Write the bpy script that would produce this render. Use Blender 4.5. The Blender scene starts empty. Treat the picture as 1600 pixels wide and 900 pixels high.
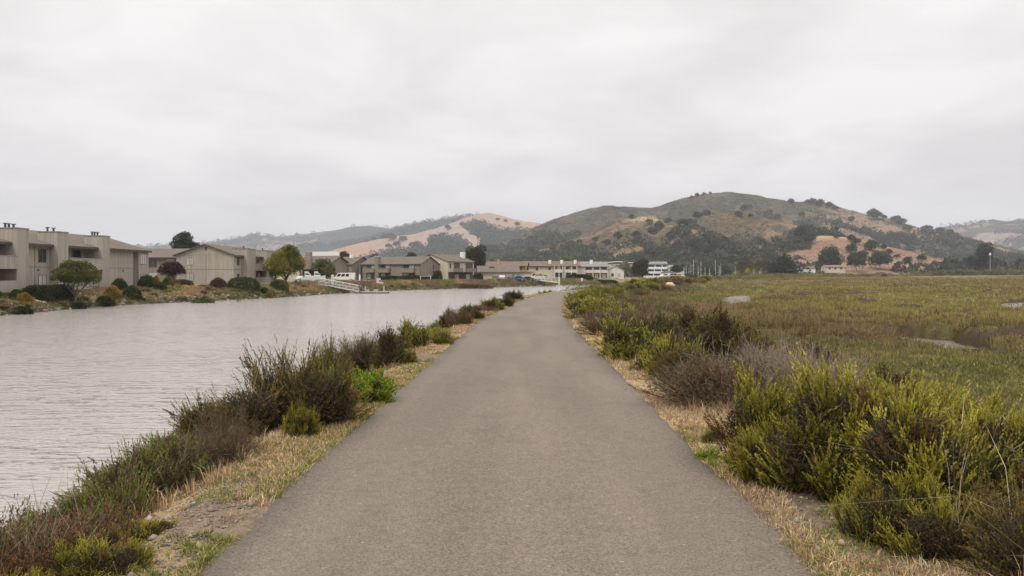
import bpy, math, random
import numpy as np
from mathutils import Vector, Matrix

R = math.radians
SC = bpy.context.scene
COL = SC.collection
H0 = 427.0      # horizon row of the 1600x900 photograph
FP = 1200.0     # focal length in its pixels
CZ = 1.58       # eye height above the path

# ------------------------------------------------------------------ camera
cd = bpy.data.cameras.new("camera")
cam = bpy.data.objects.new("camera", cd)
COL.objects.link(cam)
cam.location = (0, 0, CZ)
cam.rotation_euler = (R(90), 0, 0)
cd.sensor_width = 36.0
cd.lens = 27.0
cd.shift_y = -(450.0 - H0) / 1600.0
cd.clip_start = 0.05
cd.clip_end = 20000
SC.camera = cam

# ------------------------------------------------------------------ world
SUN_EL, SUN_AZ = R(52), R(205)
w = bpy.data.worlds.new("World")
SC.world = w
w.use_nodes = True
nt = w.node_tree
nt.nodes.clear()
N = nt.nodes.new
L = nt.links.new
out = N("ShaderNodeOutputWorld")
sky = N("ShaderNodeTexSky")
sky.sky_type = 'NISHITA'
sky.sun_disc = False
sky.sun_elevation = SUN_EL
sky.sun_rotation = SUN_AZ
sky.dust_density = 6
bg1 = N("ShaderNodeBackground")
bg1.inputs[1].default_value = 0.09
L(sky.outputs[0], bg1.inputs[0])
geo = N("ShaderNodeTexCoord")
sep = N("ShaderNodeSeparateXYZ")
L(geo.outputs['Generated'], sep.inputs[0])
# cloud deck: directions projected on a flat layer, so the bands close up to the horizon
zc = N("ShaderNodeMath"); zc.operation = 'MAXIMUM'; zc.inputs[1].default_value = 0.0
L(sep.outputs[2], zc.inputs[0])
za = N("ShaderNodeMath"); za.operation = 'ADD'; za.inputs[1].default_value = 0.22
L(zc.outputs[0], za.inputs[0])
dx = N("ShaderNodeMath"); dx.operation = 'DIVIDE'
dy = N("ShaderNodeMath"); dy.operation = 'DIVIDE'
L(sep.outputs[0], dx.inputs[0]); L(za.outputs[0], dx.inputs[1])
L(sep.outputs[1], dy.inputs[0]); L(za.outputs[0], dy.inputs[1])
cb = N("ShaderNodeCombineXYZ")
L(dx.outputs[0], cb.inputs[0]); L(dy.outputs[0], cb.inputs[1])
nz = N("ShaderNodeTexNoise")
nz.inputs['Scale'].default_value = 1.5
nz.inputs['Detail'].default_value = 5
nz.inputs['Roughness'].default_value = 0.5
nz.inputs['Distortion'].default_value = 0.3
L(cb.outputs[0], nz.inputs['Vector'])
cr = N("ShaderNodeValToRGB")
cr.color_ramp.elements[0].position = 0.36
cr.color_ramp.elements[0].color = (0.80, 0.768, 0.752, 1)
cr.color_ramp.elements[1].position = 0.62
cr.color_ramp.elements[1].color = (1.02, 0.985, 0.965, 1)
L(nz.outputs['Fac'], cr.inputs[0])
# an overcast sky is about three times as bright overhead as at the horizon
mr = N("ShaderNodeMapRange")
mr.interpolation_type = 'SMOOTHSTEP'
mr.inputs['From Min'].default_value = 0.36
mr.inputs['From Max'].default_value = 1.0
mr.inputs['To Min'].default_value = 1.0
mr.inputs['To Max'].default_value = 2.9
L(sep.outputs[2], mr.inputs['Value'])
bg2 = N("ShaderNodeBackground")
L(cr.outputs[0], bg2.inputs[0])
L(mr.outputs[0], bg2.inputs[1])
mx = N("ShaderNodeMixShader")
mx.inputs[0].default_value = 0.93
L(bg1.outputs[0], mx.inputs[1]); L(bg2.outputs[0], mx.inputs[2])
L(mx.outputs[0], out.inputs[0])

sd = bpy.data.lights.new("sun", 'SUN')
sd.energy = 1.5
sd.angle = R(14)
sd.color = (1.0, 0.955, 0.89)
sun = bpy.data.objects.new("sun", sd)
COL.objects.link(sun)
sun.location = (-40, -40, 80)
# NISHITA: rotation 0 is +Y, clockwise seen from above
sdir = Vector((math.sin(SUN_AZ) * math.cos(SUN_EL), math.cos(SUN_AZ) * math.cos(SUN_EL), math.sin(SUN_EL)))
sun.rotation_euler = (-sdir).to_track_quat('-Z', 'Y').to_euler()

SC.view_settings.view_transform = 'Standard'
SC.view_settings.look = 'None'
SC.view_settings.gamma = 1
SC.view_settings.use_curve_mapping = False
SC.view_settings.exposure = 0.12
SC.render.engine = 'CYCLES'
SC.cycles.max_bounces = 5
SC.cycles.diffuse_bounces = 3
SC.cycles.glossy_bounces = 2
SC.cycles.transmission_bounces = 3
SC.cycles.transparent_max_bounces = 6
SC.cycles.volume_bounces = 0
SC.cycles.use_denoising = True
SC.cycles.caustics_reflective = False
SC.cycles.caustics_refractive = False

# ------------------------------------------------------------------ numpy helpers
def hash2(ix, iy, seed):
    h = (ix.astype(np.int64) * 374761393 + iy.astype(np.int64) * 668265263 + seed * 974634777) & 0xffffffff
    h = ((h ^ (h >> 13)) * 1274126177) & 0xffffffff
    h = h ^ (h >> 16)
    return (h & 0xffff) / 65535.0

def vnoise(x, y, seed=0):
    x = np.asarray(x, float); y = np.asarray(y, float)
    ix = np.floor(x); iy = np.floor(y)
    fx = x - ix; fy = y - iy
    fx = fx * fx * (3 - 2 * fx); fy = fy * fy * (3 - 2 * fy)
    a = hash2(ix, iy, seed); b = hash2(ix + 1, iy, seed)
    c = hash2(ix, iy + 1, seed); d = hash2(ix + 1, iy + 1, seed)
    return (a * (1 - fx) + b * fx) * (1 - fy) + (c * (1 - fx) + d * fx) * fy

def fbm(x, y, seed=0, octv=4, gain=0.5):
    s = 0.0; a = 1.0; t = 0.0; f = 1.0
    for i in range(octv):
        s = s + a * vnoise(x * f + 17.3 * i, y * f - 9.1 * i, seed + i)
        t += a; a *= gain; f *= 2.03
    return s / t

def sstep(a, b, x):
    t = np.clip((x - a) / (b - a), 0, 1)
    return t * t * (3 - 2 * t)

def lerpc(c0, c1, t):
    t = np.asarray(t)[..., None]
    return np.asarray(c0) * (1 - t) + np.asarray(c1) * t

# ------------------------------------------------------------------ tagging and linking
def tag(o, label=None, cat=None, group=None, kind=None):
    if label: o['label'] = label
    if cat: o['category'] = cat
    if group: o['group'] = group
    if kind: o['kind'] = kind
    return o

def empty(name, loc, rz=0.0, label=None, cat=None, group=None):
    o = bpy.data.objects.new(name, None)
    COL.objects.link(o)
    o.empty_display_size = 0.3
    o.location = loc
    o.rotation_euler = (0, 0, rz)
    return tag(o, label, cat, group)

def link_mesh(name, me, parent=None):
    o = bpy.data.objects.new(name, me)
    COL.objects.link(o)
    if parent: o.parent = parent
    return o

def np_mesh(name, V, F, mat, col=None, smooth=False, parent=None):
    """V (n,3), F (m,k) of constant k, col (n,3) per vertex"""
    V = np.ascontiguousarray(V, np.float32); F = np.ascontiguousarray(F, np.int32)
    me = bpy.data.meshes.new(name)
    me.vertices.add(len(V)); me.vertices.foreach_set('co', V.ravel())
    k = F.shape[1]
    me.loops.add(F.size); me.loops.foreach_set('vertex_index', F.ravel())
    me.polygons.add(len(F))
    me.polygons.foreach_set('loop_start', np.arange(0, F.size, k, dtype=np.int32))
    me.polygons.foreach_set('loop_total', np.full(len(F), k, np.int32))
    if smooth: me.polygons.foreach_set('use_smooth', np.ones(len(F), bool))
    me.update(calc_edges=True)
    if col is not None:
        a = me.color_attributes.new('Col', 'FLOAT_COLOR', 'POINT')
        c = np.ones((len(V), 4), np.float32); c[:, :3] = col
        a.data.foreach_set('color', c.ravel())
    me.materials.append(mat)
    return link_mesh(name, me, parent)

def quads(name, Q, col, mat, parent=None):
    """Q (n,4,3) loose quads with one colour (n,3) or per corner (n,4,3)"""
    n = len(Q)
    if col.ndim == 2: col = np.repeat(col[:, None, :], 4, 1)
    return np_mesh(name, Q.reshape(-1, 3), np.arange(n * 4).reshape(n, 4), mat, col.reshape(-1, 3), parent=parent)

def grid_mesh(name, X, Y, Z, mat, col=None, wrap=False, parent=None):
    n, m = X.shape
    V = np.stack([X, Y, Z], -1).reshape(-1, 3)
    i = np.arange(n - 1)[:, None]
    if wrap:
        j = np.arange(m)[None, :]; j2 = (j + 1) % m
    else:
        j = np.arange(m - 1)[None, :]; j2 = j + 1
    F = np.stack([i * m + j, i * m + j2, (i + 1) * m + j2, (i + 1) * m + j], -1).reshape(-1, 4)
    return np_mesh(name, V, F, mat, None if col is None else col.reshape(-1, 3), True, parent)

# ------------------------------------------------------------------ materials
def new_mat(name):
    m = bpy.data.materials.new(name)
    m.use_nodes = True
    t = m.node_tree
    b = t.nodes['Principled BSDF']
    return m, t, b

def noise_node(t, scale, detail=3, rough=0.5, vec=None, sc3=None):
    n = t.nodes.new('ShaderNodeTexNoise')
    n.inputs['Scale'].default_value = scale
    n.inputs['Detail'].default_value = detail
    n.inputs['Roughness'].default_value = rough
    if sc3:
        mp = t.nodes.new('ShaderNodeMapping'); mp.inputs['Scale'].default_value = sc3
        t.links.new(vec, mp.inputs['Vector']); vec = mp.outputs[0]
    if vec: t.links.new(vec, n.inputs['Vector'])
    return n

def ramp(t, src, stops):
    r = t.nodes.new('ShaderNodeValToRGB')
    e = r.color_ramp.elements
    while len(e) < len(stops): e.new(0.5)
    for k, (p, c) in zip(e, stops):
        k.position = p
        k.color = (c, c, c, 1) if isinstance(c, (int, float)) else (*c, 1)
    t.links.new(src, r.inputs[0])
    return r

def mult(t, a, b, fac=1.0, mode='MULTIPLY'):
    m = t.nodes.new('ShaderNodeMix'); m.data_type = 'RGBA'; m.blend_type = mode
    m.inputs[0].default_value = fac
    for s, v in ((6, a), (7, b)):
        if isinstance(v, (tuple, list)): m.inputs[s].default_value = (*v[:3], 1)
        else: t.links.new(v, m.inputs[s])
    return m.outputs[2]

def bump(t, b, src, strength=0.5, dist=0.02):
    n = t.nodes.new('ShaderNodeBump')
    n.inputs['Strength'].default_value = strength
    n.inputs['Distance'].default_value = dist
    t.links.new(src, n.inputs['Height'])
    t.links.new(n.outputs[0], b.inputs['Normal'])
    return n

def mat_leaf(name, transl=0.25, rough=0.6):
    m, t, b = new_mat(name)
    at = t.nodes.new('ShaderNodeAttribute'); at.attribute_name = 'Col'
    t.links.new(at.outputs[0], b.inputs['Base Color'])
    b.inputs['Roughness'].default_value = rough
    b.inputs['Specular IOR Level'].default_value = 0.25
    tr = t.nodes.new('ShaderNodeBsdfTranslucent')
    t.links.new(at.outputs[0], tr.inputs[0])
    mx = t.nodes.new('ShaderNodeMixShader'); mx.inputs[0].default_value = transl
    t.links.new(b.outputs[0], mx.inputs[1]); t.links.new(tr.outputs[0], mx.inputs[2])
    t.links.new(mx.outputs[0], t.nodes['Material Output'].inputs[0])
    return m

def mat_plain(name, c, rough=0.7, metal=0.0, noise=0.15, scale=3.0, spec=0.3):
    m, t, b = new_mat(name)
    tc = t.nodes.new('ShaderNodeTexCoord')
    n = noise_node(t, scale, 4, 0.6, tc.outputs['Object'])
    r = ramp(t, n.outputs[0], [(0.3, 1 - noise), (0.7, 1 + noise)])
    t.links.new(mult(t, c, r.outputs[0]), b.inputs['Base Color'])
    b.inputs['Roughness'].default_value = rough
    b.inputs['Metallic'].default_value = metal
    b.inputs['Specular IOR Level'].default_value = spec
    return m

LEAF = mat_leaf('foliage')
TWIG = mat_leaf('twigs', 0.0, 0.8)
BARK = mat_plain('bark', (0.13, 0.105, 0.085), 0.9, noise=0.35, scale=6)

# ------------------------------------------------------------------ ground plan
LEVEE = np.array([(-0.04, -200), (-0.04, -20), (-0.04, 4), (0.0, 7), (0.1, 10.7), (0.17, 17.6), (0.36, 26.4), (1.2, 42), (2.2, 54),
                  (3.7, 66), (6.5, 79), (10, 90), (15, 104), (23, 130), (38, 187), (50, 210), (75, 248), (107, 313), (155, 378),
                  (220, 455), (330, 520), (700, 620), (3000, 1400)], float)
SHORE = np.array([(-47, -200), (-47, 60), (-47, 70.6), (-49, 90.6), (-44.5, 106.7), (-38, 120), (-35, 145), (-28.6, 171),
                  (-18.8, 188), (0, 223), (21, 253), (33, 268), (47, 295), (80, 345), (130, 412), (200, 500), (320, 580), (700, 700), (3000, 1500)], float)

def smooth_poly(P, n=3):
    for _ in range(n):
        Q = [P[0]]
        for a, b in zip(P[:-1], P[1:]):
            Q += [a * .75 + b * .25, a * .25 + b * .75]
        Q.append(P[-1]); P = np.array(Q)
    return P
LEV = smooth_poly(LEVEE, 2)
SHO = smooth_poly(SHORE, 2)

def poly_dist(P, x, y):
    """signed distance (positive to the right of travel) and y-like arc parameter"""
    best = np.full(x.shape, 1e18); sd = np.zeros(x.shape); par = np.zeros(x.shape)
    acc = P[0][1]
    # arc parameter measured so that it is 0 at y=0
    L_ = np.r_[0, np.cumsum(np.hypot(*(P[1:] - P[:-1]).T))]
    i0 = np.argmax(P[:, 1] > 0); off = L_[i0] - P[i0, 1]
    for k in range(len(P) - 1):
        a = P[k]; d = P[k + 1] - a; l2 = d @ d
        if l2 < 1e-9: continue
        t = np.clip(((x - a[0]) * d[0] + (y - a[1]) * d[1]) / l2, 0, 1)
        px = x - a[0] - t * d[0]; py = y - a[1] - t * d[1]
        q = px * px + py * py
        m = q < best
        cr = (d[0] * (y - a[1]) - d[1] * (x - a[0]))
        best = np.where(m, q, best)
        sd = np.where(m, -np.sign(cr), sd)
        par = np.where(m, L_[k] - off + t * math.sqrt(l2), par)
    return np.sqrt(best) * sd, par

WZ = -2.4        # channel water level
CRZ = -1.56      # creek water level
HW = 1.66        # half width of the path
def zpath(t): return np.interp(t, [-300, 8, 17, 26, 42, 65, 80, 110, 400], [0, 0, -0.09, -0.14, -0.28, -0.32, -0.35, -0.25, -0.1])

CREEKS = [
    ([(5, 47), (8, 44), (12, 40.5), (15.2, 39), (17.6, 38.6), (18.6, 36.5), (18.5, 34), (17.6, 31), (16.9, 29)], 1.2),
    ([(16.9, 29), (16.2, 27), (17.4, 24), (20, 21.5), (27, 19.5), (40, 16)], 0.75),
    ([(21.6, 72), (22.8, 77), (25.6, 88), (30.2, 103), (34, 107), (44, 108)], 1.25),
    ([(38, 56), (40.5, 61), (46, 70), (52.5, 79.5), (58, 82), (72, 80)], 1.3),
    ([(120, 270), (140, 263), (152, 256), (176, 250), (215, 255), (260, 240)], 2.2),
    ([(24, 61), (30, 58), (38, 56), (48, 50), (60, 48)], 0.8),
]
NWATER = 4
for x0, x1, yy, hw in ((1290, 1345, 445, 3.6), (1395, 1445, 452, 2.6), (1452, 1490, 450, 2.6), (1195, 1262, 462, 1.9), (1370, 1510, 475, 1.5), (1175, 1290, 497, .9), (1240, 1330, 454, 2.4),
                       (1480, 1640, 441, 4.5), (1150, 1190, 449, 2.4), (1330, 1390, 488, 1.1), (1520, 1600, 459, 2.2), (1240, 1290, 441, 4.0), (1430, 1600, 505, .9), (1560, 1620, 447, 3.0)):
    d_ = 2.8 * FP / (yy - H0)
    CREEKS.append(([((x0 - 800) / FP * d_, d_ * .985), ((x0 * .6 + x1 * .4 - 800) / FP * d_, d_ * 1.03), ((x1 - 800) / FP * d_, d_)], hw))
CREEKS = [(smooth_poly(np.array(c, float), 2), hw) for c, hw in CREEKS]

def marsh_step(x, y):
    """0 = low wet ground, 1 = raised plant beds; second value: the bare eroded edge between them, coloured dark for plant shade"""
    wob = .03 * (fbm(x * .45, y * .45, 603, 2) - .5)
    a = fbm(x * .045, y * .075, 601, 3) + wob
    b = fbm(x * .020 + 7, y * .045, 607, 3) + wob
    m1 = sstep(.487, .513, a); m2 = sstep(.487, .513, b)
    e = np.maximum(1 - sstep(.010, .020, np.abs(a - .497)), 1 - sstep(.007, .014, np.abs(b - .497)))
    return m1 * .5 + m2 * .5, e

def creek_depth(x, y):
    d = np.zeros(x.shape)
    for P, hw in CREEKS:
        s, _ = poly_dist(P, x, y)
        s = np.abs(s) + (vnoise(x * 0.9, y * 0.9, 61) - .5) * 0.7
        d = np.maximum(d, 1 - sstep(hw, hw + 0.9, s))
    return d

def height(x, y, full=False):
    x = np.asarray(x, float); y = np.asarray(y, float)
    s, t = poly_dist(LEV, x, y)
    f, _ = poly_dist(SHO, x, y)
    zp = zpath(t)
    a = np.abs(s)
    # marsh
    lump = fbm(x * .22, y * .22, 3, 4)
    ms, me_ = marsh_step(x, y)
    rift = np.abs(fbm(x * .055 + 4, y * .075, 13, 3) - .5) + .014 * (vnoise(x * .5, y * .5, 15) - .5)
    rift = (1 - sstep(.010, .034, rift)) * sstep(.38, .52, fbm(x * .02, y * .02, 17, 2)) * (s > 9)
    marsh = -1.62 + 0.95 * ms + 0.30 * (lump - .5) + 0.45 * (fbm(x * .34, y * .24, 19, 3) - .5) + 0.10 * (fbm(x * 1.1, y * 1.1, 9, 3) - .5)
    cdp = np.zeros(x.shape)
    mk = (s > 2) & (np.hypot(x, y) < 400)
    if mk.any():
        cdp[mk] = creek_depth(x[mk], y[mk])
    cdp = np.maximum(cdp, rift)
    marsh = np.where(cdp > 0, marsh * (1 - cdp) + np.minimum(marsh, -1.25) * cdp, marsh) - cdp * 0.85
    cdp = np.maximum(cdp, me_ * (s > 9) * .9)
    # bank of the levee on the marsh side
    wid = 5.0 + 1.5 * (vnoise(t * .15, t * 0, 5) - .5) + np.clip((t - 60) * .03, 0, 2)
    wr = sstep(HW + 1.0, HW + 1.0 + wid, s + (fbm(x * .5, y * .5, 11, 3) - .5) * 1.2)
    crown = zp + 0.05 * (fbm(x * 2.2, y * 2.2, 21, 3) - .5) * sstep(HW, HW + .8, a) + 0.12 * sstep(HW + .3, HW + 1.2, a) * (fbm(x * .6, y * .6, 23, 2) - .4)
    right = crown * (1 - wr) + marsh * wr
    # channel side
    sh = 0.30 + 0.6 * vnoise(t * .22 + 3.1, t * 0 + 4, 7)
    dl = -s - HW - sh
    bed = WZ - 1.2
    k = np.clip(dl / 7.6, 0, 1)
    left = crown * (1 - k) + bed * k
    left = left + (fbm(x * .8, y * .8, 31, 4) - .5) * 0.35 * sstep(0.1, 1.5, dl) * (left > WZ - .3)
    z = np.where(s > 0, right, left)
    z = z - 0.035 * (1 - sstep(HW - .12, HW - .04, a))
    # far side land: riprap bank then flat ground
    kb = np.clip(-f / 7.0, 0, 1)         # land lies to the left of the shore line
    land = -0.4 + 0.12 * (fbm(x * .1, y * .1, 41, 3) - .5)
    bank = WZ - 0.3 + (land - (WZ - 0.3)) * kb ** 0.75
    bank = bank + (fbm(x * .7, y * .7, 43, 4) - .5) * 0.7 * sstep(0, 1, -f) * (1 - sstep(6, 9, -f))
    chan = np.maximum(WZ - 1.2, bed)
    far = np.where(f < 0, bank, np.maximum(WZ - 0.3 - np.abs(f) * .35, bed))
    m = sstep(0, 1, (far - z) * 4 + .5)
    z2 = np.maximum(z, far)
    left_zone = (s <= 0)
    z = np.where(left_zone, z2, z)
    # land beyond the marsh, rising to the hills
    edge = np.hypot(x, y) + (fbm(x * .01, y * .01, 51, 3) - .5) * 60
    k2 = sstep(470, 500, edge)
    rise = -0.2 + np.clip((np.hypot(x, y) - 520) * 0.012, 0, 25) + 0.5 * (fbm(x * .05, y * .05, 53, 3) - .5)
    z = np.where(s > 6, z * (1 - k2) + rise * k2, np.where(f < -8, np.maximum(z, rise * k2 + z * (1 - k2)), z))
    if full: return z, s, t, f, cdp
    return z
def hz(x, y): return float(height(np.array([float(x)]), np.array([float(y)]))[0])
def at(px, d): return (px - 800.0) / FP * d
def zat(py, d): return CZ + (H0 - py) / FP * d
# ------------------------------------------------------------------ ground sheet
fine = np.radians(np.arange(-50, 50.001, 0.11))
coarse = np.radians(np.arange(54, 307, 4.0))
ang = np.r_[fine, coarse]
rad = [0.6]
while rad[-1] < 9000:
    r_ = rad[-1]
    rad.append(r_ * (1.0125 if r_ < 60 else 1.010 if r_ < 300 else 1.02))
rad = np.array(rad)
RR, AA = np.meshgrid(rad, ang, indexing='ij')
GX = RR * np.sin(AA); GY = RR * np.cos(AA)
GZ, GS, GT, GF, GC = height(GX, GY, True)
n1 = fbm(GX * .6, GY * .6, 71, 4); n2 = fbm(GX * .08, GY * .08, 73, 4); n3 = fbm(GX * 4, GY * 4, 75, 3)
dirt = lerpc((0.16, 0.12, 0.085), (0.24, 0.18, 0.13), n3)
straw = lerpc((0.30, 0.21, 0.115), (0.42, 0.30, 0.165), n3)
litter = lerpc(dirt, straw, sstep(.42, .62, n1))
duff = lerpc((0.07, 0.052, 0.038), (0.13, 0.10, 0.07), n3)
marshc = lerpc((0.085, 0.078, 0.03), (0.12, 0.09, 0.045), sstep(.35, .65, n2))
marshc = lerpc(marshc, (0.12, 0.115, 0.04), sstep(.5, .7, n1) * .6)
# far marsh, where the tufts end, is coloured like their tops
fm = lerpc((0.20, 0.165, 0.055), (0.18, 0.12, 0.060), sstep(.40, .62, n2))
fm = lerpc(fm, (0.14, 0.15, 0.045), sstep(.52, .70, fbm(GX * .03, GY * .05, 77, 3)))
mst, mse = marsh_step(GX, GY)
fm = lerpc(fm, (0.10, 0.11, 0.04), (1 - mst) * .6)
marshc = lerpc(marshc, fm, sstep(60, 180, RR))
mud_and_shade = np.array((0.060, 0.044, 0.026))
c = lerpc(litter, duff, sstep(HW + 1.4, HW + 3.0, np.abs(GS)))
c = lerpc(c, lerpc((0.09, 0.085, 0.035), (0.13, 0.10, 0.055), n1), sstep(70, 95, GT) * (GS > -6) * (np.abs(GS) > HW + .4))
c = np.where((GS > 0)[..., None], lerpc(c, marshc, sstep(HW + 4.5, HW + 7, GS)), c)
c = lerpc(c, mud_and_shade, sstep(0.1, 0.5, GC))  # mud in creeks; on step edges it also stands in for plant shade
wet = sstep(WZ + .5, WZ + .1, GZ) * (GS < 0)
c = lerpc(c, (0.075, 0.065, 0.05), wet)
bankc = lerpc((0.17, 0.125, 0.08), (0.30, 0.22, 0.13), n1)
bankc = lerpc(bankc, (0.12, 0.125, 0.05), sstep(.5, .68, fbm(GX * .25, GY * .25, 79, 3)))
landc = lerpc((0.30, 0.235, 0.13), (0.14, 0.15, 0.055), sstep(.45, .6, n2))
lc = lerpc(bankc, landc, sstep(6, 9, -GF))
c = np.where(((GF < 0.3) & (GS < -8))[..., None], lerpc(lc, (0.07, 0.06, 0.045), wet), c)
fl = lerpc((0.11, 0.11, 0.045), (0.16, 0.13, 0.065), n2)
c = lerpc(c, fl, sstep(480, 500, RR) * (GS > 0))

m, t, b = new_mat('ground')
atn = t.nodes.new('ShaderNodeAttribute'); atn.attribute_name = 'Col'
tc = t.nodes.new('ShaderNodeTexCoord')
na = noise_node(t, 9, 6, 0.7, tc.outputs['Object'])
nb = noise_node(t, 60, 4, 0.7, tc.outputs['Object'])
ra = ramp(t, na.outputs[0], [(0.3, 0.62), (0.7, 1.32)])
rb = ramp(t, nb.outputs[0], [(0.35, 0.55), (0.5, 1.0), (0.68, 1.55)])
t.links.new(mult(t, mult(t, atn.outputs[0], ra.outputs[0]), rb.outputs[0]), b.inputs['Base Color'])
b.inputs['Roughness'].default_value = 0.95
b.inputs['Specular IOR Level'].default_value = 0.1
bump(t, b, nb.outputs[0], 0.8, 0.03)
ground = grid_mesh('ground', GX, GY, GZ, m, c, wrap=True)
tag(ground, kind='structure')
del RR, AA, n1, n2, n3

# ------------------------------------------------------------------ path
Lp = [p for p in LEV if -25 < p[1] < 125]
Lp = np.array(Lp)
seg = np.r_[0, np.cumsum(np.hypot(*(Lp[1:] - Lp[:-1]).T))]
ts = np.arange(0, seg[-1], 0.12)
cx = np.interp(ts, seg, Lp[:, 0]); cy = np.interp(ts, seg, Lp[:, 1])
k_ = np.hanning(61); k_ /= k_.sum()
cx = np.convolve(np.pad(cx, 30, 'edge'), k_, 'valid'); 
tx = np.gradient(cx); ty = np.gradient(cy); tl = np.hypot(tx, ty); tx /= tl; ty /= tl
us = np.r_[-1.0, -.98, np.linspace(-.94, .94, 15), .98, 1.0]
el = (fbm(ts * .9, ts * 0, 81, 5, .6) - .5) * .26 + (vnoise(ts * 5, ts * 0, 82) - .5) * .03
er = (fbm(ts * .9, ts * 0 + 9, 83, 5, .6) - .5) * .26 + (vnoise(ts * 5, ts * 0 + 5, 84) - .5) * .03
U, T = np.meshgrid(us, ts)
fd = np.clip(14 / np.maximum(ts - 25, 1), .12, 1)[:, None]
off = U * HW + np.where(U < -.9, -el[:, None], 0) * fd + np.where(U > .9, er[:, None], 0) * fd
PX = cx[:, None] + off * ty[:, None]; PY = cy[:, None] - off * tx[:, None]
_, tp = poly_dist(LEV, PX, PY)
PZ = zpath(tp) + 0.012 * (1 - U * U) + np.where(np.abs(U) > .99, -0.05, 0.0) + .006
m, t, b = new_mat('asphalt')
tc = t.nodes.new('ShaderNodeTexCoord')
ob = tc.outputs['Object']
f1 = noise_node(t, 75, 4, 0.8, ob)
f2 = noise_node(t, 0.55, 5, 0.6, ob, (1.0, 0.35, 1))
f3 = noise_node(t, 14, 4, 0.7, ob)
vo = t.nodes.new('ShaderNodeTexVoronoi'); vo.inputs['Scale'].default_value = 60; t.links.new(ob, vo.inputs['Vector'])
r1 = ramp(t, f1.outputs[0], [(0.34, 0.48), (0.5, 1.0), (0.68, 1.5)])
r2 = ramp(t, f2.outputs[0], [(0.3, 0.88), (0.7, 1.10)])
r3 = ramp(t, f3.outputs[0], [(0.3, 0.90), (0.7, 1.09)])
sp = ramp(t, vo.outputs['Color'], [(0.0, 0.72), (0.55, 1.0), (0.93, 1.05), (0.97, 2.1)])
cc = mult(t, (0.150, 0.122, 0.096), r1.outputs[0])
cc = mult(t, cc, r2.outputs[0]); cc = mult(t, cc, r3.outputs[0]); cc = mult(t, cc, sp.outputs[0], 0.7)
# hairline cracks, only here and there, and patches of dust
vc = t.nodes.new('ShaderNodeTexVoronoi'); vc.feature = 'DISTANCE_TO_EDGE'; vc.inputs['Scale'].default_value = .55
wv = noise_node(t, 1.3, 4, .6, ob); wm = t.nodes.new('ShaderNodeMix'); wm.data_type = 'VECTOR'; wm.inputs[0].default_value = .35
t.links.new(ob, wm.inputs[4]); t.links.new(wv.outputs['Color'], wm.inputs[5]); t.links.new(wm.outputs[1], vc.inputs['Vector'])
cw_ = ramp(t, vc.outputs['Distance'], [(0.0, .55), (0.006, 1.0)])
pm = noise_node(t, .35, 2, .5, ob); pr_ = ramp(t, pm.outputs[0], [(.52, 0), (.60, 1)])
mm = t.nodes.new('ShaderNodeMix'); mm.data_type = 'RGBA'; t.links.new(pr_.outputs[0], mm.inputs[0]); mm.inputs[6].default_value = (1, 1, 1, 1); t.links.new(cw_.outputs[0], mm.inputs[7])
cc = mult(t, cc, mm.outputs[2], .3)
bg_ = noise_node(t, .9, 3, .5, ob, (1.6, .16, 1)); cc = mult(t, cc, ramp(t, bg_.outputs[0], [(.3, .90), (.7, 1.10)]).outputs[0])
st_ = noise_node(t, 2.3, 5, .7, ob); cc = mult(t, cc, ramp(t, st_.outputs[0], [(.25, .80), (.45, 1.0), (.62, 1.0), (.78, 1.16)]).outputs[0])
# edges worn darker where they crumble, faint wheel-wide wear bands
ca = t.nodes.new('ShaderNodeAttribute'); ca.attribute_name = 'Col'
cc = mult(t, cc, ca.outputs[0])
t.links.new(cc, b.inputs['Base Color'])
b.inputs['Roughness'].default_value = 0.88
b.inputs['Specular IOR Level'].default_value = 0.3
bump(t, b, f1.outputs[0], 0.55, 0.006)
ed = 1 - 0.34 * sstep(.80, 1.0, np.abs(U)) * (0.4 + vnoise(T * .8, U * 3, 86))
ed = ed * (1 + .05 * (fbm(U * 3 + 3, T * .05, 87, 3) - .5) * 2)
skid = np.exp(-((PY - 27.2 + .25 * (PX - .8)) / .10) ** 2) * sstep(.2, .6, PX) * (1 - sstep(1.2, 1.6, PX))
ed = ed * (1 - .3 * skid)
pathm = grid_mesh('path', PX, PY, PZ, m, np.repeat(ed[..., None], 3, -1))
tag(pathm, kind='structure')

# ------------------------------------------------------------------ water
def water_mat(name, base, big=1.0):
    m, t, b = new_mat(name)
    tc = t.nodes.new('ShaderNodeTexCoord'); ob = tc.outputs['Object']
    b.inputs['Base Color'].default_value = (*base, 1)
    b.inputs['Roughness'].default_value = 0.14
    b.inputs['IOR'].default_value = 1.333
    b.inputs['Specular IOR Level'].default_value = 0.5
    a = noise_node(t, 1.7, 3, 0.55, ob, (0.5, 1.7, 1)); a.inputs['Distortion'].default_value = .6
    c = noise_node(t, 7.5, 2, 0.5, ob, (0.55, 1.4, 1))
    g = noise_node(t, 0.12, 2, 0.5, ob, (0.6, 1.3, 1))
    rg = ramp(t, g.outputs[0], [(0.35, 0.25), (0.65, 1.0)])
    ra = ramp(t, a.outputs[0], [(0.30, 0.0), (0.57, .16), (0.63, 1.0)])
    s1 = mult(t, ra.outputs[0], rg.outputs[0])
    s2 = mult(t, c.outputs[0], (.2, .2, .2))
    ad = t.nodes.new('ShaderNodeMath'); ad.operation = 'ADD'
    t.links.new(s1, ad.inputs[0]); t.links.new(s2, ad.inputs[1])
    bump(t, b, ad.outputs[0], 1.0, 0.15 * big)
    return m
WM = water_mat('channel_water', (0.315, 0.292, 0.268))
wx = np.array([[-47 - 12, 340], [-47 - 12, 340]]).T
V = np.array([(-62, -200, WZ), (26, -200, WZ), (700, 760, WZ), (420, 760, WZ), (-62, 300, WZ)])
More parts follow.
